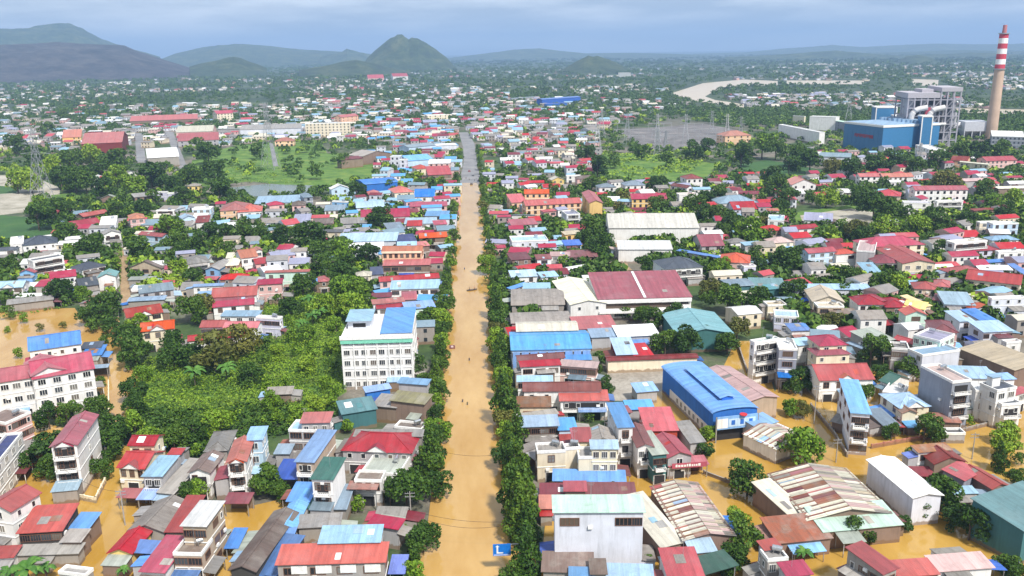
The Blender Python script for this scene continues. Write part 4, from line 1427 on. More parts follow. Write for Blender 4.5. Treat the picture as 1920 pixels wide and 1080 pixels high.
f -150 900 40 935 182 750 | 10 | brown pink | apartment_block | n3 k m4 w4 | *brown terrace building with open balconies
g 220 390 602 335 590 240 | 8 | royal white | house | n4 | *white house with bright blue gabled roof
s 620 430 755 420 765 330 | 4.2 | royal concrete | shed
s 610 375 750 365 755 310 | 5 | slate concrete | shed
s 680 525 805 515 800 485 | 4 | steel dark | awning | o
g 1060 245 1300 220 1290 160 | 8 | red cream | villa | n3 w2 q m2 | *cream villa with a red tile roof in the trees
g 955 140 1215 100 1195 40 | 6 | crimson cream | villa | q | *low cream villa with wide crimson roof
g 1505 212 1680 208 1670 152 | 7 | crimson white | house | n3 w4
g 1680 215 1925 215 1920 165 | 7 | pinkred white | house
g 1415 315 1835 275 1840 240 | 5 | crimson white | house | | *low crimson roofed row at the edge of the green plot
s 1600 65 1900 40 1900 0 | 6 | crimson white | house
s 1660 130 1930 130 1920 60 | 6 | pale white | house
T 0 320 4
h 170 560 425 535 380 475 | 7.5 | slate white | villa | n4 w3 | *white villa with slate blue hipped roof
f 75 550 175 540 190 492 | 8 | white white | villa
f 245 680 475 640 440 600 | 10 | slate white | villa | n2 k w4 m2 | *white modern villa with dark open balconies
h -60 600 120 590 90 552 | 6.5 | slate white | house
v 145 765 255 762 240 700 | 7 | crimson sky | house
g -40 880 165 870 150 805 | 6 | pale white | house | n3 q
s 55 1005 395 965 335 928 | 4 | grey concrete | shed | | *low grey tin shed by the flooded field
h 615 742 790 705 755 650 | 7 | slate white | villa | n3 w4 | *small white villa with slate roof
v 735 800 865 790 870 745 | 7 | teal white | house | n0 m1 | white-gabled house with a grey green roof by the muddy lane
g 600 870 735 850 720 790 | 5 | slate concrete | house
h 640 985 760 985 745 930 | 5 | crimson cream | house
v 775 480 905 465 910 425 | 8 | grey white | house | n2 k w2 | *white house with grey gable at the head of the muddy lane
g 1040 478 1215 495 1205 428 | 10 | crimson blue | townhouse | n2 w2 | *pale blue townhouse with a crimson roof
h 975 362 1085 352 1060 305 | 10 | orange pink | townhouse | n2 | *pinkish tower house with orange hipped roof
g 625 345 810 312 800 262 | 6 | crimson brown | house
g 555 420 755 390 740 335 | 6 | crimson white | house
s 560 510 760 470 750 415 | 5 | grey concrete | shed
f 745 410 870 400 860 335 | 7 | white cool | house
f 1170 300 1305 297 1285 252 | 9 | lilac white | house | n2 k w2
f 1440 290 1580 285 1570 232 | 9.5 | white blue | townhouse | n3
v 1370 360 1460 350 1450 305 | 8.5 | pale blue | townhouse | n2 k
s 1470 390 1560 385 1560 330 | 7 | maroon white | house
h 1650 300 1860 290 1820 208 | 9 | orange peach | villa | n3 | *peach villa with orange hipped roof
h 1780 310 1960 300 1930 240 | 8 | red white | villa | n3
s 1500 465 1720 460 1710 410 | 5 | sage concrete | shed
f 1170 160 1250 160 1250 125 | 7 | lilac lilac | house
f 1255 170 1335 168 1330 138 | 8 | lilac lilac | house
h 1405 115 1492 112 1480 85 | 7.5 | fibro yellow | house | n2 | *small yellow house among the trees
s 1010 200 1165 185 1160 140 | 6 | grey brown | house
v 690 90 765 85 760 35 | 6 | white white | house
g 750 75 835 70 825 35 | 6 | crimson pink | house
h 1400 700 1570 680 1560 615 | 6 | grey white | house
v 1540 740 1640 740 1690 620 | 7 | grey sky | house
h 1690 710 1780 705 1790 640 | 7 | cream peach | house | n2 w2
g 1810 655 1930 640 1920 575 | 8 | orange white | house | n2
h 1650 815 1850 805 1800 758 | 6 | red brown | house
s 1450 870 1670 860 1640 825 | 6 | blue white | house
s 1480 935 1600 930 1590 890 | 5.6 | blue white | house
g 1590 950 1920 930 1900 860 | 7 | crimson white | house
g 1600 1005 1890 990 1880 940 | 5 | maroon white | house
v 970 725 1210 730 1160 665 | 6.5 | brown tan | house | | *brown grey gabled house beside the muddy lane
s 965 820 1150 815 1140 765 | 5 | sage concrete | shed
f 985 895 1060 890 1050 835 | 7 | white white | house | n2 w4
s 1050 920 1300 890 1290 835 | 6.5 | steel grey | house
s 960 980 1230 965 1230 930 | 4.5 | pale concrete | shed
v 750 210 880 205 870 165 | 5 | sage brown | house
T 480 320 4
t -10 250 330 235 320 175 | 6 | pale cool | warehouse | | *long pale tin warehouse by the pond
h 100 260 210 250 200 222 | 8 | crimson pink | house | n2
h 270 260 370 255 360 215 | 8 | brown pink | house
h 360 200 425 195 420 140 | 9 | steel slate | house
s 515 300 660 295 650 250 | 6 | steel white | house | n4 w4
f 570 230 680 235 670 190 | 8.5 | pale sky | house | n2
v 565 140 700 130 700 90 | 8 | white blue | house | n2 k
a 755 280 960 270 950 215 | 6 | pale cool | warehouse | l | *pale blue vaulted warehouse west of the street
g 790 355 1150 340 1140 280 | 6 | crimson white | house | q | *row house with two crimson gables
a 810 105 1060 85 1050 20 | 8 | royal royal | warehouse | l | *bright blue vaulted shed west of the street
h 855 185 940 180 930 125 | 6 | red pink | house
h 1040 165 1180 155 1165 95 | 8 | orange cream | villa | n2 w2 | *cream villa with orange hipped roof near the street
g 1190 195 1335 192 1330 135 | 8 | royal white | shop_house
s 1155 270 1430 262 1425 230 | 6 | crimson pink | shop_house
s 1270 340 1440 338 1440 300 | 6 | blue white | shop_house | n4 w4
s 1115 400 1345 395 1335 348 | 6 | pale white | shop_house
s 1135 415 1240 412 1240 372 | 6.5 | crimson white | shop_house
s 1340 405 1430 400 1430 365 | 7 | crimson white | shop_house
g 1230 505 1430 495 1425 460 | 6 | red brown | shop_house
s 1060 535 1200 525 1200 460 | 6 | navy white | shop_house
s 1060 590 1200 585 1195 530 | 7 | pale white | shop_house
s 1200 570 1300 560 1300 500 | 6.5 | pinkred brown | shop_house
s 1000 450 1120 440 1110 360 | 5.5 | steel grey | shed
s 615 535 1050 525 1050 458 | 6.5 | pale cool | warehouse | | *long pale blue warehouse above the tall trees
v 530 585 650 580 680 522 | 7 | sage white | warehouse | l
s 700 600 950 590 950 535 | 6 | white cool | warehouse
g 945 612 1240 608 1235 562 | 11 | orange peach | shop_house | n7 w2 W | *peach three-storey shop house with orange tile roof
s 955 712 1300 705 1290 660 | 7 | red brown | shop_house | n6 w4 | *shop house with wide red lean-to roof
g 930 830 1370 800 1365 768 | 6.5 | crimson pink | shop_house | | *long crimson gabled shop house
s 1010 890 1370 880 1350 815 | 6.5 | pale white | shop_house | n5 w4
s 870 950 1010 945 1010 915 | 5 | maroon white | shop_house
a 1100 970 1200 965 1195 915 | 5 | crimson grey | shop_house
s 950 1030 1110 1020 1100 975 | 5 | red white | shop_house
h 750 790 860 785 855 748 | 6 | cream cream | house | n2
s 865 780 950 775 945 720 | 5 | navy grey | shed
s 10 855 190 845 180 805 | 8.5 | crimson pink | house | n3 | *pinkish house with crimson roof beside the dark trees
s 70 765 395 755 335 715 | 8.5 | orange mint | house | n4 w2 | *mint walled house with orange and crimson roof
h 470 830 545 825 540 780 | 6 | red brown | house | | small red-roofed pavilion in the greenery
s 0 700 100 690 105 640 | 6 | crimson pink | house
v 0 600 45 595 40 560 | 8 | orange white | house
s 480 460 640 460 640 430 | 6 | dark cream | house
s 100 400 250 380 250 320 | 5 | grey white | house
s 280 390 400 385 400 320 | 6 | lilac white | house
s 420 400 570 395 560 350 | 5 | brown pink | house
s 640 400 830 390 830 345 | 5 | grey grey | house
T 960 320 4
g 95 172 275 170 260 140 | 10.5 | red peach | school | n4 w2
g 105 262 520 240 505 200 | 9 | red peach | school | n9 w2 W | *long peach school with red roof
v 582 242 678 240 635 148 | 12 | red yellow | school | n0 m3 | *yellow school wing with steep red gable roof
g 900 212 1160 208 1145 170 | 9 | crimson yellow | school | n6 w2 W | *cream yellow school house with crimson roof
h 850 110 1000 105 980 70 | 7.5 | steel white | house
h 655 125 780 120 770 88 | 7.5 | steel white | house
f 1255 180 1395 175 1380 145 | 9 | pink white | house | n0
g 1190 110 1310 130 1300 60 | 7 | maroon white | house
h 1310 60 1430 55 1420 10 | 8 | maroon white | house
g 730 430 1400 428 1290 345 | 9 | bone white | warehouse | l | *big cream warehouse with stained roof
s 800 590 1200 590 1320 480 | 7 | white white | warehouse | | *bright white canopy roof of the cream warehouse
s 700 580 860 600 790 500 | 5 | pink white | shed
h 1150 735 1430 718 1370 640 | 8 | slate white | villa | n4 w1 k | *white two-storey villa with slate hipped roof
s 1240 600 1560 655 1530 600 | 5.5 | blue grey | warehouse | | *long light blue roof by the slate villa
g 1425 565 1590 560 1520 490 | 6 | crimson grey | house
h 1565 680 1780 690 1740 610 | 8 | red pink | house | n4
f 1740 720 1830 715 1810 680 | 7 | lilac lilac | house
h 1560 245 1840 235 1790 185 | 8 | steel white | house | n4 | *house with steel blue hipped roof and cool white walls
g 1665 290 1840 285 1790 240 | 6 | crimson lilac | house
a 1620 870 1810 860 1790 800 | 6 | steel teal | shed | l
s 1800 875 2050 880 2040 800 | 5.5 | teal teal | warehouse
s 1750 560 1880 550 1860 505 | 6 | pale grey | house
h 1640 540 1760 530 1740 495 | 6 | grey white | house
s 0 410 190 400 190 335 | 6.5 | crimson white | shop_house
f 0 530 270 520 265 470 | 8 | pale cool | shop_house | n5 w3 | *cool white shop house with flat pale roof
s 400 480 520 470 510 425 | 7.5 | beige yellow | house | n2 w2 | *small bright yellow house beside the dark trees
s 430 650 640 645 630 590 | 5 | maroon brown | shed
s 0 670 140 660 130 590 | 6 | maroon brown | shop_house
s 190 665 295 660 290 620 | 6 | maroon white | shop_house
s 290 640 430 640 420 610 | 6 | pink white | shop_house
s 0 800 190 790 180 735 | 6 | pale white | shop_house
s 225 800 345 790 335 735 | 6.4 | pale white | shop_house
s 0 890 120 850 110 810 | 5 | blue white | shop_house
s 280 560 400 550 395 500 | 6 | pale blue | shop_house
s 400 560 520 555 510 510 | 6 | royal blue | shop_house
s 0 240 110 235 100 150 | 7 | red peach | shop_house
f 410 330 510 325 500 250 | 9 | lilac cool | townhouse | n2 k
s 240 310 330 300 320 260 | 7 | crimson pink | house
s 170 330 0 330 0 290 | 6 | steel white | shop_house
v 300 70 390 65 380 30 | 7 | cream yellow | house
h 490 60 640 55 620 35 | 7 | brown pink | house
f 410 40 520 35 520 15 | 6 | white white | house
T 1440 320 4
h 760 570 1175 550 1090 500 | 9 | crimson cream | school | n5 w2 | *cream school with crimson hipped wings
v 1010 695 1255 692 960 545 | 8 | crimson cream | school | n3 l
h 810 690 1000 690 960 625 | 7 | maroon white | school | n3
f 665 600 800 610 800 530 | 10 | pink grey | house | n0 m0
g 305 618 510 602 500 555 | 9 | crimson blue | house | n3 w1 | *pale blue house with crimson roof beside the school
h 515 625 662 615 640 575 | 8 | red white | house | n2 w4
s 655 755 740 750 735 680 | 4 | red maroon | shed
s 740 765 850 765 790 680 | 5 | pale white | shed
g 1490 810 1890 855 1840 770 | 8 | red cream | villa | n5 w2 m2 | *cream villa with a bright red roof to the east
f 1400 545 1645 525 1590 460 | 10 | cream white | apartment_block | n3 k w4 | *cream and white block with roof terrace
f 1690 400 1880 395 1840 355 | 10 | mint blue | house | n3
f 1590 390 1740 385 1720 350 | 9 | cream cream | house
h 1680 520 1880 515 1850 485 | 6 | pale white | house
g 1105 145 1500 142 1480 110 | 11 | crimson white | apartment_block | n8 w3 W | *white dormitory with crimson roof
f 1020 240 1225 245 1220 215 | 9 | lilac white | apartment_block | n2
f 1270 230 1465 225 1450 190 | 10 | white white | apartment_block | n3 k w1
g 690 45 865 43 850 18 | 9 | pinkred white | apartment_block | n4
g 865 48 1090 44 1065 20 | 9 | pinkred white | apartment_block | n6 w3
v 180 105 360 100 300 50 | 8 | pinkred white | villa | n3 w2 | *white villa with a faded red gable roof among the trees
s 1730 135 1960 130 1940 85 | 8 | cream brown | warehouse | | *cream roofed warehouse at the edge of the town
h 0 450 130 440 110 385 | 6.5 | red brown | house
g 190 440 375 425 365 385 | 6 | crimson white | house
s 270 370 480 380 470 320 | 5 | lilac white | house
s 0 300 80 300 80 275 | 6 | red white | house
f 0 370 120 375 110 335 | 7 | pale white | house
h 40 540 190 530 170 480 | 6 | pink cream | house
s 0 890 145 880 140 805 | 5.4 | teal teal | warehouse
s 145 890 770 890 765 825 | 5.5 | pale cool | warehouse | | *very long pale tin roof in front of the school
v 340 980 570 985 490 905 | 6 | beige cream | house | | *house with beige pyramid roof
f 0 1010 140 1005 130 940 | 6 | beige cream | house
h 680 1000 890 1000 860 930 | 7.4 | crimson white | house | n3 w2
g 880 990 1060 1020 1010 945 | 6 | red maroon | house
s 1020 1020 1170 1040 1120 955 | 7 | yellow cream | house
h 1100 880 1280 890 1250 835 | 6 | crimson cream | house
h 1250 860 1360 870 1340 810 | 6.5 | red white | house
s 1240 970 1400 990 1330 910 | 5.5 | maroon cool | house
s 1330 1000 1550 1010 1500 905 | 6.5 | pale cool | house | n5 w4
h 1530 1030 1650 1010 1640 950 | 6 | orange cool | house
f 1680 960 1930 950 1920 900 | 9 | lilac cool | house
h 1360 760 1580 740 1560 690 | 6 | crimson grey | house
s 1590 740 1830 745 1800 705 | 6 | white cool | house
h 1540 600 1730 590 1700 550 | 6 | crimson lilac | house
f 1730 610 1920 600 1900 580 | 8 | white white | house
s 1800 700 1960 800 1960 690 | 6 | blue white | house
s 1640 690 1790 680 1770 630 | 5 | royal lilac | house
h 800 180 990 190 960 135 | 7 | pinkred cream | house
s 400 145 560 160 540 105 | 5 | grey white | house
s 1550 300 1700 290 1690 220 | 5 | maroon brown | shed
T 0 0 3
f 1716 696 1968 690 1956 675 | 17 | cream cream | apartment_block | n12 w1 W | *cream five-storey public building far west of the street
a 830 890 1005 880 970 810 | 9 | white concrete | warehouse | d1 l | *white roofed grey warehouse with a dark doorway
v 650 880 760 870 760 815 | 7 | grey concrete | warehouse | l
v 695 975 772 965 765 935 | 6 | grey white | warehouse | l
g 458 810 685 800 672 735 | 12 | crimson maroon | factory | l | *crimson walled factory in the far town
t 495 740 565 738 565 695 | 17 | white maroon | factory
s 730 682 1110 668 1100 640 | 9 | pinkred brown | warehouse | | *long dusty red warehouse roof in the far town
v 680 730 755 730 750 680 | 8 | pink grey | warehouse | l
g 990 745 1195 738 1150 690 | 10 | cream pink | warehouse | l
s 1000 795 1230 785 1222 742 | 7 | red grey | warehouse | n5 | *red lean-to roof of the far cream warehouse
s 1190 725 1350 725 1340 690 | 8 | sage grey | warehouse
s 1350 730 1690 720 1650 682 | 9 | grey cool | warehouse | | *very long grey warehouse roof in the far town
s 350 775 455 770 450 725 | 9 | orange yellow | house
h 1545 795 1652 792 1640 768 | 6 | orange peach | house | | *small house with an orange hipped roof near the public building
g 1220 640 1310 635 1300 615 | 14 | crimson cream | apartment_block | n5
f 780 478 820 476 815 466 | 12 | white white | church | n2
f 610 462 740 458 735 448 | 10 | white white | apartment_block | n6
T 640 0 3
g 1130 560 1345 545 1340 505 | 12 | royal royal | factory | l | *bright blue factory far beyond the street
s 1150 585 1270 580 1270 555 | 8 | royal royal | factory
s 960 555 1090 545 1080 530 | 8 | steel grey | factory
g 375 905 515 895 510 830 | 8 | blue blue | warehouse | l | *light blue tarpaulin roof at the far bend of the street
g 380 830 530 815 520 760 | 8 | steel blue | warehouse | l
t 525 820 650 815 650 782 | 7 | white cool | warehouse
f 275 880 325 880 325 845 | 12 | pale cool | townhouse | n2 k
f 325 900 365 900 362 870 | 10 | mint cool | townhouse | n1
s 490 985 620 980 615 925 | 7 | crimson brown | shop_house | | *two-tier crimson shop house near the far bend
s 490 920 610 918 610 895 | 7 | white pink | shop_house
h 425 950 500 945 490 915 | 8 | red cream | shop_house | n2
v 120 880 275 860 200 785 | 8 | fibro brown | warehouse | l
s 0 900 120 890 110 845 | 8 | maroon brown | warehouse
g 0 660 95 650 90 610 | 13 | pinkred peach | apartment_block | n4
f 485 650 600 645 590 600 | 10 | cream cream | apartment_block | n4
f 1558 408 1625 408 1620 384 | 22 | white white | apartment_block | n5
g 150 440 240 438 230 420 | 12 | pinkred pink | apartment_block
g 290 430 375 428 370 410 | 14 | crimson white | apartment_block
t 990 425 1060 425 1060 410 | 10 | white cool | warehouse
T 1280 0 3
f 540 700 770 745 800 700 | 13 | white white | factory | n0 | *low white plant block beside the blue turbine hall
f 715 655 862 660 880 640 | 17 | white white | factory | n0
s 860 680 1090 715 1110 690 | 13 | mint slate | factory | n6
f 620 650 685 655 690 640 | 12 | cream cream | factory
a 770 880 945 885 920 850 | 8 | steel cool | warehouse | l | *pale vaulted hall in front of the power plant
f 1310 815 1400 845 1480 830 | 11 | white white | apartment_block | n6 w1 W | *white plant office with rows of dark windows
h 240 765 385 760 360 730 | 10 | orange peach | apartment_block | n4 | *peach villa row with orange roofs by the switch yard
g 1510 900 1600 905 1590 870 | 8 | maroon peach | school | n3
g 1560 910 1720 925 1700 895 | 8 | cream cream | school | n6
g 1710 905 1880 900 1860 870 | 9 | crimson pink | school | n7 | *pinkish school with crimson roofs below the chimney
s 1590 1020 1720 1015 1700 965 | 6 | pink grey | warehouse
f 1740 765 1930 770 1920 735 | 12 | white slate | apartment_block | n8
T 0 0 1
v 1455 840 1515 818 1462 772 | 4.5 | cream white | shed | R l | small rusty striped shed at the corner of the blue hall
s 1420 802 1456 790 1440 757 | 5 | blue grey | shed
s 1195 735 1232 732 1222 716 | 4 | blue grey | shed
s 270 905 305 905 308 880 | 4 | fibro brown | shed
s 700 760 742 764 748 735 | 5 | grey brown | shed
f 745 830 795 835 797 808 | 4 | concrete concrete | shed
s 1010 700 1040 698 1038 680 | 5.4 | fibro brown | shop_house
s 1560 790 1600 800 1590 770 | 3 | fibro brown | shed
f 1655 735 1690 742 1690 715 | 5 | white cream | house | n2
s 1750 790 1800 792 1800 770 | 3.6 | rust brown | shed
s 40 860 80 850 76 820 | 3.6 | fibro brown | shed
s 500 740 545 738 540 722 | 3.2 | fibro brown | shed
'''
T = (0, 0, 1)
for line in BUILD.strip().splitlines():
    line = line.strip()
    if not line: continue
    if line.startswith('T '):
        T = tuple(float(x) for x in line.split()[1:4])
        continue
    building(line, T)

annexes()
# ------------------------------------------------------------------ special parts of some buildings
def fr(key):
    for k, v in FRAMES.items():
        if key in k: return v
    raise KeyError(key)
# long light blue hall: roof monitor, white lower wall with dark windows, sign boards
root, W, D, h = fr('hall with a roof monitor')
b = MB()
zc = h + .3 * .53 * (W / 2)
b.box(-1.6, 1.6, -D * .36, D * .30, zc - .6, zc + 1.0, 1)
for s in (-1, 1):
    q = [(s * 2.3, -D * .37, zc + .95), (s * 2.3, D * .31, zc + .95), (0, D * .31, zc + 1.5), (0, -D * .37, zc + 1.5)]
    b.slab(q if s > 0 else q[::-1], .08, 0, [(p[1], p[0]) for p in (q if s > 0 else q[::-1])])
b.obj('roof_monitor', [roof_mat('blue'), wall_mat('royal')], root)
b = MB()
b.box(-W/2 - .12, -W/2 - .02, -D/2, D/2 - 6, -.2, 3.4, 0)
b.obj('lower_wall', [wall_mat('white')], root)
for i in range(8):
    add('window', WIN[0], root, (-W/2 - .13, -D/2 + 3 + i * (D - 12) / 8, 2.1), -math.pi / 2)
b = MB()
b.box(-W/2 + .4, W/2 - .4, -D/2 - 1.5, -D/2 - 1.3, h - 4.2, h - .6, 1)
b.box(-W/2 + .5, -W/2 + W * .28, -D/2 - 1.56, -D/2 - 1.5, h - 3.8, h - 1.2, 0)
for i in range(3):
    x = -W/2 + W * (.40 + .2 * i)
    b.box(x - 1.3, x + 1.3, -D/2 - 1.55, -D/2 - 1.5, h - 3.6, h - 1.4, 3)
    b.box(x - .5, x + .5, -D/2 - 1.6, -D/2 - 1.55, h - 3.1, h - 1.8, 4)
for s in (-1, 1):
    b.box(s * W * .47 - .15, s * W * .47 + .15, -D/2 - 1.5, -D/2 - 1.2, 0, h - .6, 2)
b.cyl(W * .12, -D/2 - 1.62, h - .5, h - .3, 1.0, 1.0, 14, 5)
b.obj('sign_board', [wall_mat('white'), wall_mat('sky'), M_STEEL, wall_mat('blue'), wall_mat('royal'), plain('sign_red', (.55, .03, .04))], root)
b = MB()
b.face([(-W/2 + .4, -D/2 - .05, 0), (W/2 - .4, -D/2 - .05, 0), (W/2 - .4, -D/2 - .05, h - 4.0), (-W/2 + .4, -D/2 - .05, h - 4.0)])
b.obj('doorway', M_DARK, root)

# white five-storey block: mint band, blue sheet roof, roof rooms
root, W, D, h = fr('five-storey block with mint band')
b = MB()
b.box(-W/2 - .35, W/2 + .35, -D/2 - .6, -D/2 - .1, h - 2.0, h - .75, 0)
b.obj('mint_band', [plain('mint_paint', (.20, .58, .42))], root)
b = MB()
b.box(-W/2 - .5, W/2 + .5, -D/2 - .75, -D/2 - .1, h - .75, h + .4, 0)
b.obj('cornice', [M_TRIM], root)
b = MB()
b.slab([(W * .05, -D/2 + .6, h + .7), (W/2 + .2, -D/2 + .6, h + .7), (W/2 + .2, D/2, h + 2.4), (W * .05, D/2, h + 2.4)], .12, 0)
b.box(W * .06, W/2, -D/2 + .8, D/2 - .2, h - .3, h + .62, 1)
b.obj('sheet_roof', [roof_mat('blue'), M_TRIM], root)
b = MB()
b.box(-W/2 + .8, -W * .12, -D * .1, D * .3, h - .3, h + 2.6, 1)
b.slab([(-W/2 + .3, -D * .16, h + 2.65), (-W * .1, -D * .16, h + 2.65), (-W * .1, D * .34, h + 3.2), (-W/2 + .3, D * .34, h + 3.2)], .1, 0)
b.box(-W/2 + 2.4, -W * .2, -D * .1 - .05, -D * .1, h + .2, h + 1.5, 2)
b.obj('roof_room', [roof_mat('pale'), wall_mat('cool'), M_DARK], root)

# crimson factory: long ribbon of dark windows and white fascia
root, W, D, h = fr('factory with broad crimson roof')
b = MB()
b.box(-W/2, W/2, -D/2 - 1.0, -D/2, h - 1.6, h - .3, 0)
b.box(-W/2, W/2, -D/2 - 2.6, -D/2, 3.4, 4.2, 0)
b.obj('fascia', [M_TRIM], root)
b = MB()
for z in (5.6,):
    b.box(-W/2 + .5, W/2 - 8, -D/2 - .1, -D/2, z - .9, z + .9)
b.obj('ribbon_window', [M_GLASS], root)
b = MB()
b.slab([(-.5, -D/2, h + .3), (.5, -D/2, h + .3), (.5, D/2 - .5, h + .3 + .12 * (D - .5)), (-.5, D/2 - .5, h + .3 + .12 * (D - .5))], .1)
b.obj('roof_walkway', M_SKYL, root)
# light blue factory hall: white raised clerestory
root, W, D, h = fr('factory hall with white clerestory')
b = MB()
for i in range(9):
    x = -W/2 + W * (i + .5) / 9
    b.box(x - W / 22, x + W / 22, -D/2 - .3, -D/2 - .1, .6, h - .8)
b.obj('cladding', [wall_mat('sky')], root)
# mint parapet block windows
for k_, (root, W, D, h) in [(k, v) for k, v in FRAMES.items() if 'peach three-storey' in k]:
    b = MB()
    b.box(-W/2 - .2, W/2 + .2, -D/2 - .5, -D/2, h - .5, h + .3)
    b.obj('cornice', [wall_mat('cream')], root)
blk = [o for o in COL.objects if o.get('label') == 'big windowless white block with mint parapet'][0]
wl = [c for c in blk.children if c.name.startswith('wall')][0]
bb = np.array([v[:] for v in wl.bound_box])
W, D, h = bb[:, 0].max() * 2, bb[:, 1].max() * 2, bb[:, 2].max() - .25
for x, s in ((-W * .33, 1.6), (W * .28, 1.4), (W * .43, .9)):
    add('window', WIN[4], blk, (x, -D/2 - .02, h - 1.9), 0, (s, 1, 1.1))
FRAMES['mint block'] = (blk, W, D, h)
MARKS.append(('big white block with mint parapet', blk.location.x, blk.location.y))

# crimson shop awning with white lettering (illegible strokes in the photograph)
aw = [o for o in COL.objects if str(o.get('label', '')).startswith('crimson shop awning')][0]
fm = [c for c in aw.children if c.name.startswith('frame')][0]
bb = np.array([v[:] for v in fm.bound_box])
W, D, h = bb[:, 0].max() * 2, bb[:, 1].max() * 2, 3.6
b = MB()
b.box(-W * .45, W * .45, -D/2 - .6, -D/2 - .5, h - .3, h + 1.0, 0)
x = -W * .36
rg = random.Random(5)
while x < W * .3:
    w_ = rg.uniform(.25, .6)
    b.box(x, x + w_, -D/2 - .64, -D/2 - .6, h + .05, h + .55 + rg.choice((0, .15)), 1)
    x += w_ + .18
b.obj('sign_board', [roof_mat('crimson'), M_TRIM], aw)

# white shutters on the faded red block, roof clutter on the unfinished house
root, W, D, h = fr('faded red roofed block')
for i in range(4):
    b = MB()
    x = -W * .30 + W * .23 * i
    b.box(x - W * .075, x + W * .075, -D/2 - .14, -D/2 - .02, h - 2.2, h - .5)
    b.obj('shutter', M_TRIM, root)
# ------------------------------------------------------------------ low walls and fences round the flooded plots
def garden_wall(pts, hgt, mat_, label):
    P = [at(pts[i], pts[i + 1], 0) for i in range(0, len(pts), 2)]
    root = add('garden_wall', None, loc=(P[0][0], P[0][1], 0), label=label, cat='wall', group='garden walls standing in the flood')
    for k in range(len(P) - 1):
        d = (P[k + 1] - P[k])[:2]
        L_ = float(np.hypot(*d)); a = math.atan2(d[1], d[0])
        b = MB(); b.box(0, L_, -.11, .11, -.3, hgt, 0); b.box(-.02, L_ + .02, -.17, .17, hgt, hgt + .1, 0)
        b.obj('wall_panel', mat_, root, loc=tuple(P[k] - P[0]), rz=a)
        n = max(1, int(L_ / 3))
        for q in range(n + 1):
            b = MB(); b.box(-.2, .2, -.2, .2, -.3, hgt + .3)
            pp = P[k] - P[0]
            b.obj('pillar', mat_, root, loc=(pp[0] + d[0] * q / n, pp[1] + d[1] * q / n, 0), rz=a)
WC, WG, WR = wall_mat('cream'), wall_mat('concrete'), wall_mat('brick')
garden_wall((138, 936, 180, 944, 198, 908), 1.5, WC, 'cream garden wall round the tall white four-storey townhouse')
garden_wall((1520, 765, 1562, 815, 1588, 858), 1.3, WG, 'grey garden wall along the left side of the slim grey townhouse')
garden_wall((1634, 842, 1700, 830, 1752, 822), 1.2, WR, 'brick wall between the white warehouse and the cream house')
garden_wall((1790, 815, 1850, 800, 1900, 792), 1.2, WG, 'grey wall at the flooded lane below the modern white villa')
garden_wall((110, 1046, 128, 1015, 150, 985), 1.0, WG, 'short grey wall at the edge of the flooded lane')
garden_wall((203, 815, 205, 770, 204, 720), 1.1, WC, 'cream wall beside the flooded road at the white mansion')
garden_wall((1320, 890, 1360, 905, 1420, 925), 1.0, WG, 'low grey wall standing in water between the two rusty sheds')
garden_wall((1400, 700, 1385, 655, 1376, 640), 1.4, WG, 'grey wall along the flooded alley behind the teal warehouse')
# ------------------------------------------------------------------ power plant
def box_at(name, x0, y, x1, depth, h, mat_, label, cat, extra=None):
    p0, p1 = at(x0, y, 0), at(x1, y, 0)
    u = (p1 - p0)[:2]
    W = float(np.hypot(*u))
    rot = math.atan2(u[1], u[0])
    v = np.array((-u[1], u[0])) / W
    c = p0[:2] + u / 2 + v * depth / 2
    root = add(name, None, loc=(c[0], c[1], 0), rz=rot, label=label, cat=cat)
    PLACES.append((c[0], c[1], max(W, depth) / 2, 0, rot, W, depth))
    return root, W, depth, h
# turbine hall, seen corner on
pc, pl = at(1652, 287, 0), at(1580, 276, 0)
u = (pc - pl)[:2]
W = float(np.hypot(*u)); u /= W
v = np.array((-u[1], u[0]))
pr = at(1706, 274, 0)
D = max(18.0, float(np.dot((pr - pc)[:2], v)))
c = pl[:2] + u * W / 2 + v * D / 2
h = 24.0
root = add('turbine_hall', None, loc=(c[0], c[1], 0), rz=math.atan2(u[1], u[0]), label='big blue clad turbine hall with red sign lettering', cat='power plant')
MARKS.append(('blue turbine hall', c[0], c[1]))
PLACES.append((c[0], c[1], max(W, D) / 2, 0, math.atan2(u[1], u[0]), W, D))
M_CLAD = plain('blue_cladding', (.035, .17, .36), .5)
b = MB()
b.box(-W/2, W/2, -D/2, D/2, 0, h, 0)
n = int(W / 6)
for i in range(n + 1):
    x = -W/2 + W * i / n
    b.box(x - .12, x + .12, -D/2 - .15, -D/2, 0, h - 3, 0)
b.obj('wall', M_CLAD, root)
b = MB()
b.box(-W/2 - .5, W/2 + .5, -D/2 - .6, D/2 + .5, h, h + 2.0, 0)
b.obj('roof_edge', M_TRIM, root)
b = MB()
b.box(-W/2 + 1, W/2 - 1, -D/2 + 1, D/2 - 1, h + 2.0, h + 2.4, 0)
for i in range(9):
    x = -W/2 + 4 + (W - 8) * i / 8
    b.box(x - 1.2, x + 1.2, D * .1, D * .35, h + 2.4, h + 5.0, 0)
b.obj('roof', roof_mat('pale'), root)
b = MB()
x = -W * .2
rg = random.Random(2)
while x < W * .26:
    w_ = rg.uniform(1.2, 1.9)
    for x0, x1, z0, z1 in ((x, x + .45, 0, 3.2), (x, x + w_, 2.7, 3.2), (x, x + w_, 1.3, 1.75), (x + w_ - .4, x + w_, 0 if rg.random() < .5 else 1.3, 3.2)):
        b.box(x0, x1, -D/2 - .45, -D/2 - .25, h * .52 + z0, h * .52 + z1)
    x += w_ + .7
b.obj('sign_lettering', plain('sign_red', (.55, .03, .04)), root)
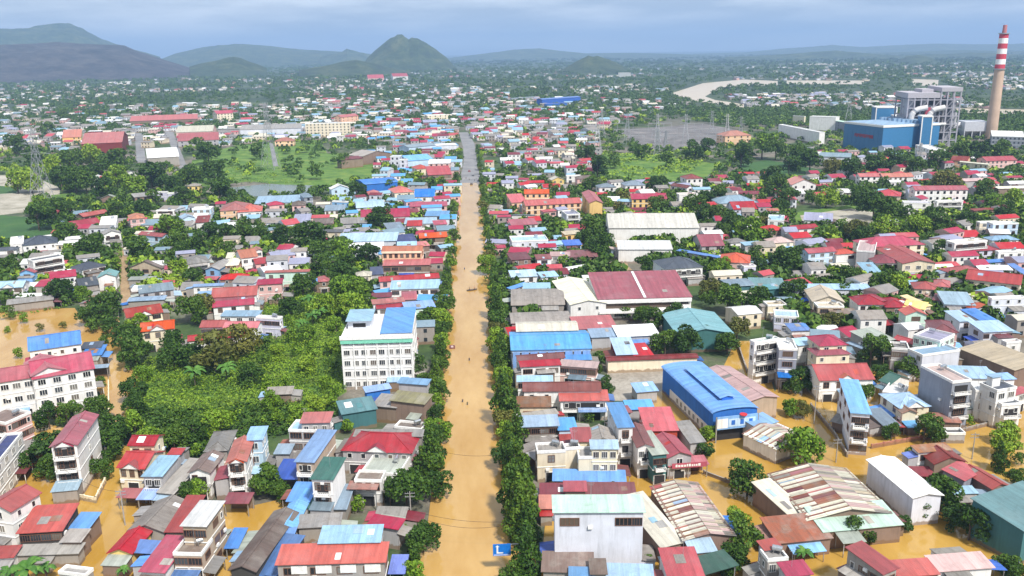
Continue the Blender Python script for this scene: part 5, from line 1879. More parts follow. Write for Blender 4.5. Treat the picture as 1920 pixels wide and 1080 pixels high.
for (x0, y, x1, dep, h, lab, nm) in ((1638, 262, 1676, 20, 34, 'tall blue clad bunker tower behind the turbine hall', 'bunker_tower'),
                                     (1676, 266, 1702, 20, 26, 'blue clad annex stepping down from the bunker tower', 'plant_annex'),
                                     (1702, 268, 1726, 16, 28, 'small blue clad link building at the boiler house', 'plant_annex'),
                                     (1723, 285, 1742, 14, 33, 'slim blue clad lift tower in front of the boiler house', 'lift_tower')):
    root, W, D, h = box_at(nm, x0, y, x1, dep, h, None, lab, 'plant building')
    b = MB()
    b.box(-W/2, W/2, -D/2, D/2, 0, h, 0)
    b.obj('wall', M_CLAD, root)
    b = MB()
    b.box(-W/2 - .4, W/2 + .4, -D/2 - .4, D/2 + .4, h, h + 1.2, 0)
    for s in (-1, 1):
        b.box(s * W/2 - .5, s * W/2 + .5, -D/2 - .3, -D/2 - .02, 0, h, 0)
    b.obj('roof_edge', M_TRIM, root)
# boiler house: open steel frame full of pipes
root, W, D, h = box_at('boiler_house', 1694, 278, 1790, 42, 55, None, 'grey steel framed boiler house full of pipes and ducts', 'boiler house')
MARKS.append(('boiler house', root.location.x, root.location.y))
M_PS = plain('plant_steel', (.36, .35, .40), .6)
b = MB()
nx = 8
for i in range(nx + 1):
    x = -W/2 + W * i / nx
    for y in (-D/2, 0, D/2):
        b.box(x - .6, x + .6, y - .6, y + .6, 0, h - (6 if i < 5 else 0))
for k in range(1, 7):
    z = h * k / 7
    for y in (-D/2, 0, D/2):
        b.box(-W/2, W/2, y - .4, y + .4, z - .45, z + .45)
    for i in range(nx + 1):
        x = -W/2 + W * i / nx
        b.box(x - .35, x + .35, -D/2, D/2, z - .35, z + .35)
for i in range(0, nx, 2):
    for k in range(6):
        x0, x1 = -W/2 + W * i / nx, -W/2 + W * (i + 1) / nx
        b.tube([(x0, -D/2, h * k / 7), (x1, -D/2, h * (k + 1) / 7)], .3, .3, 4)
b.obj('frame', M_PS, root)
b = MB()
b.box(-W/2 - 1, W * .1, -D/2 - 1, D/2 + 1, h - 6, h - 1)
b.box(W * .12, W/2 + 1, -D/2 - 1, D/2 + 1, h, h + 4)
b.box(-W * .2, W * .02, -D * .3, D * .3, h - 1, h + 2)
b.obj('roof', plain('plant_roof', (.40, .38, .42), .7), root)
rg = random.Random(8)
for i in range(16):
    b = MB()
    x = -W * .46 + W * .92 * i / 15
    b.box(x - 2.4, x + 2.4, -D * rg.uniform(.3, .48), D * .3, rg.uniform(0, 22), rg.uniform(28, 49))
    b.obj('boiler_casing', plain(rg.choice(['casing_grey', 'casing_pale', 'casing_dark']), rg.choice([(.33, .33, .36), (.48, .48, .52), (.12, .11, .12)]), .6), root)
for s in (-.32, .02):
    b = MB()
    x = W * s
    pts = [(x - 5, -D/2 - 2, 18), (x - 5, -D/2 - 2, 30)] + [(x - 5 + 9 * (1 - math.cos(a)), -D/2 - 2, 30 + 9 * math.sin(a)) for a in (.3, .6, .9, 1.2, 1.57)] + [(x + 9, -D/2 - 2, 40)]
    b.tube(pts, 2.6, 2.6, 10)
    b.obj('flue_duct', plain('duct_pale', (.62, .60, .60), .5), root)
b = MB()
b.tube([(W * .1, -D/2 - 3, 0), (W * .1, -D/2 - 3, 22), (W * .13, -D/2 - 3, 24), (W * .25, -D/2 - 3, 24)], 1.3, 1.3, 9)
b.obj('steam_pipe', plain('duct_white', (.78, .77, .75), .5), root)
b = MB()
b.box(-W * .16, -W * .06, -D/2 - 1.5, -D/2 - .7, 26, 40)
b.obj('red_platform', plain('plant_red', (.38, .05, .08), .6), root)
# ash hopper
root, W, D, h = box_at('ash_hopper', 1806, 262, 1852, 26, 20, None, 'grey trapezoid filter house on legs beside the chimney', 'filter house')
b = MB()
b.box(-W/2, W/2, -D/2, D/2, 9, 19, 0)
for i in range(3):
    x = -W/2 + W * (i + .5) / 3
    w = W / 6 - .2
    P = [(x - w, -D/2, 9), (x + w, -D/2, 9), (x + w, D/2, 9), (x - w, D/2, 9)]
    Q = [(x - 1, -2, 2.5), (x + 1, -2, 2.5), (x + 1, 2, 2.5), (x - 1, 2, 2.5)]
    for k in range(4):
        b.face([Q[k], Q[(k + 1) % 4], P[(k + 1) % 4], P[k]])
for x in (-W/2 + .5, -W/6, W/6, W/2 - .5):
    for y in (-D/2 + .5, D/2 - .5):
        b.box(x - .4, x + .4, y - .4, y + .4, 0, 9)
b.obj('casing', plain('hopper_grey', (.52, .53, .58), .5), root)
b = MB()
b.tube([(-W/2 - 14, 0, 12), (-W/2, 0, 15)], 3, 3, 8)
b.obj('inlet_duct', plain('duct_pale', (.62, .60, .60), .5), root)
# chimney
p = at(1857, 262, 0)
sc0 = scale_at(p)
root = add('chimney', None, loc=(p[0], p[1], 0), label='tall tapering chimney banded red and white at the top', cat='chimney')
PLACES.append((p[0], p[1], 10, 10, 0, 20, 20))
hs = 0
for t_ in np.arange(60, 220, .5):
    if proj((p[0], p[1], t_))[1] <= 62: hs = t_; break
r0, r1 = 10.2 / sc0, 7.6 / sc0
def rr(z): return r0 + (r1 - r0) * z / hs
zb = hs * .665
b = MB()
b.cyl(0, 0, 0, zb, rr(0), rr(zb), 28, 0, False)
b.obj('shaft', plain('chimney_concrete', (.50, .36, .27), .85, 0, .12, .1), root)
for i in range(7):
    z0, z1 = zb + (hs - zb) * i / 7, zb + (hs - zb) * (i + 1) / 7
    b = MB()
    b.cyl(0, 0, z0, z1, rr(z0) + .02, rr(z1) + .02, 28, 0, i == 6)
    b.obj('band', plain('chimney_red' if i % 2 == 0 else 'chimney_white', (.50, .04, .07) if i % 2 == 0 else (.82, .80, .80), .7, 0, .08, .1), root)
b = MB()
b.cyl(0, 0, hs, hs + 8, rr(hs) * .5, rr(hs) * .45, 18)
b.obj('flue_tip', plain('chimney_tip', (.45, .16, .17), .7), root)
b = MB()
for z in (zb, hs - 1):
    b.cyl(0, 0, z, z + 1.0, rr(z) + 1, rr(z) + 1, 28)
b.obj('gallery', M_STEEL, root)
MARKS.append(('striped chimney', p[0], p[1]))

# ------------------------------------------------------------------ pylons, poles, wires
def strut(b, a, c, r):
    b.tube([a, c], r, r, 4)
_pyl = {}
def pylon_mesh(H):
    key = round(H / 6)
    if key in _pyl: return _pyl[key]
    b = MB()
    w0 = H * .105
    def wid(z): return w0 * (1 - .82 * min(1, z / (H * .72))) + .35
    zs = [0, H * .2, H * .38, H * .53, H * .65, H * .75, H * .85, H]
    for i in range(len(zs) - 1):
        a, c = wid(zs[i]), wid(zs[i + 1])
        for sx in (-1, 1):
            for sy in (-1, 1):
                strut(b, (sx * a, sy * a, zs[i]), (sx * c, sy * c, zs[i + 1]), .16)
            strut(b, (sx * a, -a, zs[i]), (sx * c, c, zs[i + 1]), .1)
            strut(b, (sx * a, a, zs[i]), (sx * c, -c, zs[i + 1]), .1)
            strut(b, (-a, sx * a, zs[i]), (c, sx * c, zs[i + 1]), .1)
            strut(b, (a, sx * a, zs[i]), (-c, sx * c, zs[i + 1]), .1)
    _pyl[key] = b.mesh('mast', [M_STEEL])
    b = MB()
    for z, L_ in ((H * .68, .2), (H * .8, .17), (H * .92, .13)):
        for s in (-1, 1):
            strut(b, (0, 0, z + 1.2), (s * H * L_, 0, z), .13)
            strut(b, (0, 0, z - .6), (s * H * L_, 0, z), .13)
    _pyl[(key, 'arm')] = b.mesh('cross_arms', [M_STEEL])
    return _pyl[key]
def pylon(px, py, top, label=None):
    p = at(px, py, 0)
    H = 20
    for H in np.arange(8, 90, .5):
        if proj((p[0], p[1], H))[1] <= top: break
    root = add('pylon', None, loc=(p[0], p[1], 0), rz=rnd.uniform(-.4, .4), cat='pylon')
    k = round(H / 6) * 6
    me = pylon_mesh(k)
    s = H / k
    add('mast', me, root, scale=(s, s, s))
    add('cross_arms', _pyl[(round(k / 6), 'arm')], root, scale=(s, s, s))
    root['group'] = 'lattice pylons of the power lines'
    if label: root['label'] = label
    else: THINGS.append(dict(o=root, txt='slim grey lattice pylon', noun='pylon', p=(p[0], p[1])))
pylon(82, 388, 240, 'tall grey lattice pylon standing in the sandy river bed')
pylon(508, 318, 192, 'lattice pylon beside the lane below the cream public building')
for x, y, tp in ((1128, 262, 205), (1176, 270, 212), (1232, 268, 214), (1285, 268, 214), (1334, 250, 208),
                 (1120, 290, 222), (1232, 292, 240), (1362, 268, 214), (1388, 262, 218), (1590, 232, 178), (1722, 318, 268), (1248, 282, 244)):
    pylon(x, y, tp)
# gantries of the switch yard
def gantry(px, py, w, hgt):
    p = at(px, py, 0)
    root = add('switchyard_gantry', None, loc=(p[0], p[1], 0), rz=.1, cat='gantry', group='steel gantries of the switch yard')
    b = MB()
    n = max(2, int(w / 9))
    for i in range(n + 1):
        x = -w/2 + w * i / n
        strut(b, (x - .7, 0, 0), (x, 0, hgt), .13)
        strut(b, (x + .7, 0, 0), (x, 0, hgt), .13)
    b.obj('post', M_STEEL, root)
    b = MB()
    b.box(-w/2, w/2, -.2, .2, hgt - .3, hgt + .2)
    b.obj('beam', M_STEEL, root)
    THINGS.append(dict(o=root, txt='grey steel gantry', noun='gantry', p=(p[0], p[1])))
for i in range(9):
    gantry(1165 + (i % 3) * 72 + (i // 3) * 9, 248 + (i // 3) * 13, 30, 11)
def pole(px, py, top, label, lamp=False):
    p = at(px, py, 0)
    for H in np.arange(3, 25, .1):
        if proj((p[0], p[1], H))[1] <= top: break
    root = add('utility_pole', None, loc=(p[0], p[1], 0), label=label, cat='utility pole', group='utility poles in the flood')
    b = MB()
    b.cyl(0, 0, -.3, H, .17, .10, 8)
    b.obj('shaft', M_CONC, root)
    b = MB()
    for z in (H - .5, H - 1.3):
        b.box(-1.1, 1.1, -.06, .06, z - .06, z + .06)
        for x in (-1, -.45, .45, 1):
            b.cyl(x, 0, z + .06, z + .3, .06, .04, 6)
    b.obj('cross_arm', M_STEEL, root)
    return Vector((p[0], p[1], H - .5))
P1 = pole(771, 978, 922, 'concrete utility pole in front of the big dark street tree')
P2 = pole(1567, 868, 822, 'pale utility pole standing in water beside the slim grey townhouse')
P3 = pole(1526, 796, 722, 'thin utility pole left of the slim grey townhouse')
P4 = pole(235, 986, 918, 'leaning utility pole in the flooded lane beside the weathered grey shed')
P5 = pole(1822, 862, 812, 'dark utility pole in the flood by the tall dark conical tree')
P6 = pole(1128, 1045, 1020, 'short pole in front of the big white block with mint parapet')
def cable(a, c, sag, label, n=14, r=.03):
    b = MB()
    pts = [Vector(a).lerp(Vector(c), i / n) - Vector((0, 0, sag * 4 * (i / n) * (1 - i / n))) for i in range(n + 1)]
    b.tube(pts, r, r, 4)
    o = b.obj('cable', plain('cable_black', (.02, .02, .02)))
    o['label'] = label; o['category'] = 'cable'; o['group'] = 'overhead cables'
def up(px, py, h): return tuple(at(px, py, h))
cable(up(800, 838, 8), up(935, 852, 8), 1.2, 'dark overhead cable sagging across the flooded street by the crimson roof')
cable(up(790, 962, 7), up(950, 978, 7), .8, 'first of two dark cables crossing the street by the blue road sign')
cable(up(790, 972, 7), up(950, 984, 7), 1.4, 'second lower cable crossing the street by the blue road sign')
cable(P2, P3, 1.0, 'wire between the two poles at the slim grey townhouse')
cable(P2, up(1440, 892, 6), 1.3, 'wire from the pale utility pole over the flooded crossing')
cable(P5, up(1950, 830, 8), 1.0, 'wire from the dark utility pole past the conical tree')
cable(P4, up(120, 880, 9), 1.3, 'wire over the flooded lane from the leaning utility pole')

# blue road sign on its pole
p = at(941, 1031, 5.5)
root = add('road_sign', None, loc=(p[0], p[1], 0), label='blue rectangular road sign with white arrow over the flooded street', cat='road sign')
b = MB(); b.box(-1.75, 1.75, -.05, .05, 4.2, 6.8); b.obj('panel', plain('sign_blue', (.01, .16, .58), .4), root)
b = MB()
b.box(-1.05, -.72, -.075, -.051, 4.75, 6.3); b.box(-.72, .25, -.075, -.051, 4.75, 5.0)
for q in ([(-1.3, -.076, 6.2), (-.47, -.076, 6.2), (-.88, -.076, 6.6)],): b.face(q)
b.obj('arrow', M_TRIM, root)
b = MB(); b.box(-1.6, 1.6, -.07, -.051, 4.3, 4.55); b.obj('lower_strip', plain('sign_pale', (.42, .5, .75), .5), root)
b = MB(); b.tube([(3.4, .1, -.3), (3.4, .1, 6.4), (3.2, .1, 6.6), (-1.4, .1, 6.6)], .11, .08, 7); b.obj('mast_arm', M_STEEL, root)

# ------------------------------------------------------------------ street life
def person_mesh(seed, shirt, arms):
    me = bpy.data.meshes.new('person')
    V = [(0, 0, .95), (0, 0, 1.15), (0, 0, 1.40), (0, -.01, 1.53), (0, -.02, 1.66), (0, -.02, 1.76),
         (.19, 0, 1.40), (.27, -.04, 1.12), (.26, -.2, .92), (-.19, 0, 1.40), (-.27, -.02, 1.12), (-.28, -.16 if arms else .04, .90),
         (.10, 0, .88), (.12, -.06, .48), (.12, .03, .05), (-.10, 0, .88), (-.11, .07, .48), (-.11, .12, .05), (.12, -.12, .02), (-.11, -.03, .02)]
    E = [(0, 1), (1, 2), (2, 3), (3, 4), (4, 5), (2, 6), (6, 7), (7, 8), (2, 9), (9, 10), (10, 11), (0, 12), (12, 13), (13, 14), (0, 15), (15, 16), (16, 17), (14, 18), (17, 19)]
    R = [.16, .15, .17, .065, .115, .07, .075, .05, .04, .075, .05, .04, .1, .07, .045, .1, .07, .045, .04, .04]
    me.from_pydata(V, E, [])
    o = bpy.data.objects.new('person_skin', me)
    COL.objects.link(o)
    md = o.modifiers.new('skin', 'SKIN')
    for i, sv in enumerate(me.skin_vertices[0].data):
        sv.radius = (R[i], R[i] * .8)
        sv.use_root = i == 0
    o.modifiers.new('sub', 'SUBSURF').levels = 1
    dg = bpy.context.evaluated_depsgraph_get()
    res = bpy.data.meshes.new_from_object(o.evaluated_get(dg))
    bpy.data.objects.remove(o)
    for m_ in (shirt, plain('trousers', (.05, .05, .07)), plain('skin_tone', (.45, .28, .19)), plain('hair_black', (.012, .01, .01))):
        res.materials.append(m_)
    for pl_ in res.polygons:
        z, x = pl_.center.z, abs(pl_.center.x)
        pl_.material_index = 3 if z > 1.7 or (z > 1.6 and pl_.center.y > -.02) else 2 if z > 1.5 or (x > .22 and z < 1.2) else 0 if z > .95 else 1
    res.name = 'person'
    return res
def person(px, py, seed, shirt, label, sink=.45, rz=0, z=None, xyz=None):
    p = at(px, py, 0) if xyz is None else xyz
    me = person_mesh(seed, shirt, seed % 2)
    return add('person', me, None, (p[0], p[1], (-sink if z is None else z)), rz, label=label, cat='person', group='people on the flooded street')
S1, S2, S3, S4 = plain('shirt_dark', (.05, .05, .06)), plain('shirt_olive', (.12, .12, .06)), plain('shirt_blue', (.05, .09, .2)), plain('shirt_red', (.35, .05, .05))
person(867.5, 755, 1, S1, 'person in dark shirt wading, first of the pair in midstreet', rz=.4)
person(876.5, 760, 2, S2, 'person in olive shirt wading beside another in midstreet', rz=-.3)
person(880, 677, 3, S1, 'person wading alone in the street opposite the moored raft', rz=2.8)
person(871, 506, 4, S3, 'person wading far up the street beyond the rowing boat', rz=0)
# rowing boat with people
def boat(px, py, rz, label, L_=4.6):
    p = at(px, py, 0)
    root = add('boat', None, loc=(p[0], p[1], .05), rz=rz, label=label, cat='boat')
    b = MB()
    n = 8
    st = []
    for i in range(n + 1):
        t_ = i / n
        x = -L_/2 + L_ * t_
        w = .72 * math.sin(math.pi * min(1, .2 + t_ * .78)) ** .7
        st.append(((x, -w, .5 + .15 * t_ ** 3), (x, -w * .7, -.1), (x, w * .7, -.1), (x, w, .5 + .15 * t_ ** 3)))
    for i in range(n):
        for k in range(3):
            b.face([st[i][k], st[i + 1][k], st[i + 1][k + 1], st[i][k + 1]])
    b.face(list(st[0])); b.face(list(st[-1])[::-1])
    b.obj('hull', plain('boat_dark', (.10, .08, .07)), root)
    for x in (-1.1, .2, 1.3):
        b = MB(); b.box(x - .14, x + .14, -.55, .55, .26, .31); b.obj('thwart', plain('boat_wood', (.26, .17, .1)), root)
    return p
pb = boat(885, 545, .35, 'small dark rowing boat carrying two people up the flooded street')
person(0, 0, 5, S1, 'person standing at the stern of the rowing boat', xyz=(pb[0] - 1.0, pb[1] - .35), z=.1, rz=1.2)
person(0, 0, 6, S4, 'person in red shirt standing at the bow of the rowing boat', xyz=(pb[0] + 1.2, pb[1] + .45), z=.1, rz=1.4)
# raft with a red rim moored beside the trees
p = at(848, 652, 0)
root = add('raft', None, loc=(p[0], p[1], 0), rz=.05, label='maroon edged square raft floating by the trees beside the street', cat='raft')
b = MB()
for (x0, x1, y0, y1) in ((-.95, .95, -1.5, -1.15), (-.95, .95, 1.15, 1.5), (-.95, -.62, -1.15, 1.15), (.62, .95, -1.15, 1.15)):
    b.box(x0, x1, y0, y1, -.15, .45)
b.obj('rim', plain('raft_maroon', (.16, .05, .055)), root)
b = MB(); b.box(-.62, .62, -1.15, 1.15, -.05, .12); b.obj('deck', plain('raft_deck', (.45, .30, .28)), root)
b = MB(); b.box(-.45, .35, -.5, .6, .12, .55); b.obj('load', plain('raft_load', (.55, .42, .42)), root)
# vehicles
def vehicle(px, py, rz, col, label, truck=False, sink=.35):
    p = at(px, py, 0)
    root = add('truck' if truck else 'car', None, loc=(p[0], p[1], -sink), rz=rz, label=label, cat='truck' if truck else 'car')
    paint = plain('paint_%d' % int(col[0] * 1000 + col[2] * 100), col, .3)
    L_, w = (5.4, 1.9) if truck else (4.3, 1.75)
    b = MB()
    prof = ([(-L_/2, .45), (-L_/2, 1.0), (L_*.12, 1.0), (L_*.16, 2.1), (L_*.38, 2.1), (L_*.48, 1.35), (L_/2, 1.2), (L_/2, .45)] if truck else
            [(-L_/2, .4), (-L_/2, .95), (-L_*.42, 1.0), (-L_*.30, 1.45), (L_*.08, 1.48), (L_*.24, 1.0), (L_*.47, .85), (L_/2, .4)])
    for s in (-1, 1):
        q = [(x, s * w / 2, z) for x, z in prof]
        b.face(q if s < 0 else q[::-1])
    for i in range(len(prof)):
        (xa, za), (xb, zb_) = prof[i], prof[(i + 1) % len(prof)]
        b.face([(xb, -w/2, zb_), (xa, -w/2, za), (xa, w/2, za), (xb, w/2, zb_)])
    b.obj('body', paint, root)
    b = MB()
    if truck:
        for s in (-1, 1):
            b.box(L_*.17, L_*.36, s * (w/2 + .005) - .01, s * (w/2 + .005) + .01, 1.4, 1.95)
        b.face([(L_*.385, -w/2 + .1, 2.03), (L_*.385, w/2 - .1, 2.03), (L_*.475, w/2 - .1, 1.42), (L_*.475, -w/2 + .1, 1.42)][::-1])
    else:
        for s in (-1, 1):
            b.box(-L_*.27, L_*.1, s * (w/2 + .005) - .01, s * (w/2 + .005) + .01, 1.0, 1.36)
        b.face([(L_*.095, -w/2 + .12, 1.44), (L_*.235, -w/2 + .12, 1.04), (L_*.235, w/2 - .12, 1.04), (L_*.095, w/2 - .12, 1.44)])
        b.face([(-L_*.315, -w/2 + .12, 1.42), (-L_*.315, w/2 - .12, 1.42), (-L_*.42, w/2 - .12, 1.05), (-L_*.42, -w/2 + .12, 1.05)])
    b.obj('window', M_GLASS, root)
    wm = MB()
    n = 14
    for k in range(n):
        a0, a1 = 2 * math.pi * k / n, 2 * math.pi * (k + 1) / n
        P = [(.34 * math.cos(a), 0, .34 * math.sin(a)) for a in (a0, a1)]
        wm.face([(P[0][0], -.11, P[0][2]), (P[1][0], -.11, P[1][2]), (P[1][0], .11, P[1][2]), (P[0][0], .11, P[0][2])])
        for y in (-.11, .11):
            wm.face([(0, y, 0), (P[0][0], y, P[0][2]), (P[1][0], y, P[1][2])])
    me = wm.mesh('wheel', [plain('tyre', (.02, .02, .02))])
    for x in (-L_*.31, L_*.31):
        for y in (-w/2, w/2):
            add('wheel', me, root, (x, y, .36))
    if truck:
        b = MB()
        for (x0, x1, y0, y1) in ((-L_/2, L_*.12, -w/2 - .03, -w/2 + .05), (-L_/2, L_*.12, w/2 - .05, w/2 + .03), (-L_/2 - .03, -L_/2 + .05, -w/2, w/2)):
            b.box(x0, x1, y0, y1, 1.0, 1.55)
        b.obj('cargo_bed', paint, root)
vehicle(884, 346, 1.5, (.10, .09, .09), 'small dark car entering the flooded stretch of the street', sink=.1)
vehicle(887, 330, 1.55, (.10, .11, .13), 'grey car on the dry road above the water line', sink=0)
vehicle(880, 322, -1.55, (.25, .05, .05), 'dark red car on the dry road near the water line', sink=0)
vehicle(1438, 944, .5, (.16, .16, .18), 'dark grey pickup truck half submerged beside the broad rusty shed', True, .7)
vehicle(1410, 720, 1.2, (.5, .5, .52), 'silver car standing in the flooded alley behind the green-roofed white block', sink=.5)
for i, (x, y) in enumerate(((874, 336), (880, 338), (893, 337), (897, 340), (890, 340))):
    person(x, y, 10 + i, (S1, S2, S3, S4, S1)[i], ['onlooker in dark clothes nearest the left kerb at the water line', 'onlooker in olive shirt second from the left kerb at the water line',
           'onlooker in blue shirt near the right side of the water line', 'onlooker in red shirt nearest the right kerb at the water line', 'onlooker in dark clothes in the middle of the water line'][i], sink=0, rz=i)
# ------------------------------------------------------------------ trees read off the photograph
TREE = '''
T 0 810 4
340 130 300 b 150 240 200 b 380 250 220 b 770 270 180 b 820 90 240 b 880 50 200 b 1080 60 200 l 1300 40 220 b 1480 130 120 l 1400 450 200 b 1510 455 200 l 200 1010 330 p 60 1040 200 p 340 1010 200 p 920 1030 150 p
T 480 810 4
1310 170 210 c 1330 50 190 b 1130 430 330 b 1340 390 240 b 1020 440 200 b 1250 790 260 b 1200 900 200 b 1200 1060 230 l 210 215 80 p 80 370 240 b 180 440 160 b 760 540 130 l 420 640 100 l 1090 720 120 l 980 190 150 l 1130 210 120 l 60 300 150 b
T 960 810 4
50 260 230 c 90 480 260 c 60 640 230 c 120 720 210 c 110 920 260 c 20 1060 240 b 660 440 130 o 760 430 140 o 1430 150 160 b 1470 10 130 l 1770 340 310 b 750 940 85 b 1690 650 180 l 1740 780 290 b 1700 930 220 b 1640 1020 160 b 1000 960 120 b
T 1440 810 4
280 100 330 l 1290 460 330 b 1180 560 200 b 1070 160 120 b 1790 80 230 l 1740 190 130 c 1850 340 160 b 650 720 230 b 1500 560 150 p 1520 680 300 b 1400 650 200 b 270 900 190 p 20 730 150 l 1000 690 150 b 760 760 150 b 1880 200 120 b 1780 1000 200 b 1860 1060 200 b
T 960 560 4
840 110 115 b 980 115 150 b 1070 140 180 b 1220 100 160 b 1150 330 210 b 1320 320 240 b 1440 290 190 b 1620 330 190 b 1690 220 190 o 650 440 120 b 640 530 90 b 690 650 140 b 720 720 90 b 1470 1010 140 l 40 980 160 c 580 890 90 b
T 1440 560 4
260 80 130 l 480 170 170 o 780 390 260 b 850 560 150 b 1060 510 190 b 270 590 200 b 200 640 150 b 720 710 150 b 180 810 150 l 260 830 140 o 930 1000 150 b 1180 970 240 b 1260 1000 160 b 1790 1020 200 l 1500 880 100 p 260 420 90 b 930 190 110 o 110 320 70 b
T 0 560 4
970 290 240 b 1010 390 270 b 1290 320 190 b 1050 190 200 l 1300 430 240 b 1450 80 230 b 1600 400 330 o 1820 320 280 o 1420 420 200 b 760 120 200 b 640 130 160 b 780 310 100 b 750 620 100 b 740 810 200 b 360 880 220 b 500 870 200 b 120 410 90 l 165 150 80 l 300 215 70 o 60 230 60 l 470 195 60 o 1450 540 220 p 1690 510 200 p 1080 560 150 l 870 980 260 b 1010 950 220 l 1300 960 280 b 1450 1000 220 b 1650 950 240 l 830 210 150 b 1880 560 200 b 700 200 120 b 640 20 120 b 1230 100 130 l 1000 800 180 b 990 690 200 b
T 480 560 4
330 870 290 l 110 770 250 l 450 790 240 l 230 620 200 l 360 500 250 l 560 360 230 l 400 260 250 l 600 200 220 l 750 60 240 l 560 60 220 l 250 160 160 l 80 330 200 b 60 470 200 b 180 400 220 l 1180 490 200 b 1290 140 170 b 1240 200 120 b 580 500 180 b 500 640 200 l 600 690 180 l 680 950 180 l 150 880 180 l 420 120 160 p 480 90 150 p 340 180 150 p 650 300 160 l 560 780 160 l 700 880 120 l 250 280 180 l 90 620 180 l 420 380 200 l 300 380 180 l 1260 600 120 b
T 480 320 4
350 860 200 b 480 80 140 b 750 150 160 b 920 350 180 b 990 380 120 b 690 620 240 l 830 640 200 b 400 480 250 b 200 480 180 b 550 610 200 b 450 600 180 b 640 760 200 b 520 700 200 b 160 960 90 b 620 900 250 l 760 880 180 l 400 960 180 p 1000 110 110 b 290 550 80 o 20 400 100 b 740 290 60 b 330 140 90 b 560 820 150 b 480 1010 200 l 700 1000 200 l 840 990 150 b 260 1020 180 b 680 680 160 b 250 350 90 b 30 470 150 b 620 560 160 b
T 0 320 4
790 125 190 b 870 40 200 l 560 60 220 b 450 50 200 b 640 80 200 b 280 340 220 b 420 300 220 b 380 360 160 b 500 480 200 b 660 570 220 b 500 600 130 l 920 210 130 b 880 300 170 b 1010 590 230 b 970 490 140 b 1260 420 210 l 1300 540 180 b 1350 590 140 b 1500 530 190 b 1640 540 90 l 1700 590 150 b 1820 450 200 b 1310 740 170 l 1280 640 120 b 430 900 200 b 600 920 140 l 810 1000 220 b 700 1050 180 b 1500 1010 210 o 1440 800 170 b 60 720 160 b 60 1060 120 b 40 980 110 b 1640 140 200 b 1380 180 150 b 640 220 110 b 1060 280 150 b 850 700 110 l 1130 40 240 b 980 120 180 l 230 80 180 l 120 70 200 l 1560 460 160 b 1690 470 180 b 540 380 130 b 1150 190 130 b 1420 40 200 b 1320 110 160 b 300 250 160 l 1180 600 120 b 1050 650 140 b
T 960 320 4
620 450 230 b 560 500 160 b 640 570 220 b 700 540 160 b 910 545 120 l 720 250 120 l 830 190 110 o 800 270 100 o 1080 100 140 b 1210 190 130 b 1350 250 180 b 1450 220 160 b 1530 180 160 b 1520 330 180 b 1450 310 160 b 1650 390 200 b 1600 450 140 b 1800 450 250 l 1880 500 160 b 1870 210 120 b 1000 700 150 b 1550 730 180 l 1440 740 140 b 1500 880 180 o 1460 960 140 b 1620 960 250 b 1820 960 200 b 370 690 120 l 470 660 90 b 320 150 110 b 1000 1050 120 b 560 60 90 b 60 110 80 b 230 70 100 b 1180 230 140 b 1090 260 160 b 1580 570 110 b 1830 620 140 b 1870 720 150 b 1720 880 90 b 1880 390 120 o 280 120 90 b
T 1440 320 4
70 120 200 b 150 210 180 b 90 270 150 b 440 200 160 l 700 200 200 b 760 170 180 b 800 250 230 b 900 300 250 b 980 330 180 b 1340 80 200 o 860 95 120 b 420 410 110 b 470 460 140 l 650 440 180 o 850 430 200 l 960 440 180 l 1150 430 200 l 1300 400 200 b 1230 340 160 b 1500 370 150 b 1780 300 150 b 1340 590 170 b 880 850 200 b 970 860 200 l 200 900 200 b 560 900 140 b 260 1050 120 l 150 680 220 b 250 620 150 b 470 760 110 l 40 700 150 b 640 800 180 b 40 1010 140 b 600 120 110 b 1850 210 180 l 1640 140 180 b 1700 250 160 l 540 420 140 b 1060 450 160 b 700 480 160 b 30 30 160 b 1290 70 130 b 1880 530 120 b 1230 520 130 b 1540 420 120 b 320 200 110 b
T 0 0 1
1300 282 40 b 1330 275 36 b 1390 288 48 b 1430 272 52 l 1455 280 40 b 1500 290 46 b 1520 300 50 b 1480 310 40 b 1560 312 40 o 1600 318 44 b 1640 308 42 b 1680 302 46 b 1720 310 40 b 1760 300 44 b 1800 285 46 b 1840 285 46 b 1880 282 46 b 1100 290 40 b 1120 310 44 b 1090 320 30 b 1150 300 32 b 1200 285 30 b 1250 300 34 b 1110 345 36 b 390 285 46 b 420 300 54 b 400 320 46 b 440 290 34 b 370 272 34 b 170 290 46 l 215 300 50 b 130 300 46 b 100 310 46 l 60 290 40 b 30 270 40 b 190 320 46 b 480 282 34 b 530 290 34 b 590 320 34 b 610 345 30 b 640 300 30 b 690 290 26 b 120 215 26 b 90 240 30 b
'''
T = (0, 0, 1)
for line in TREE.strip().splitlines():
    w = line.split()
    if not w: continue
    if w[0] == 'T':
        T = tuple(float(x) for x in w[1:4]); continue
    for i in range(0, len(w), 4):
        px_, py_, d_ = T[0] + float(w[i]) / T[2], T[1] + float(w[i + 1]) / T[2], float(w[i + 2]) / T[2]
        if T[:2] == (480.0, 560.0) and px_ < 655 and w[i + 3] != 'p': d_ *= .66      # the low growth of the open plot
        if 345 < px_ < 700 and 283 < py_ < 352 and (i // 4) % 2: continue      # the fields by the pond lie open
        tree_at(px_, py_, d_, w[i + 3])
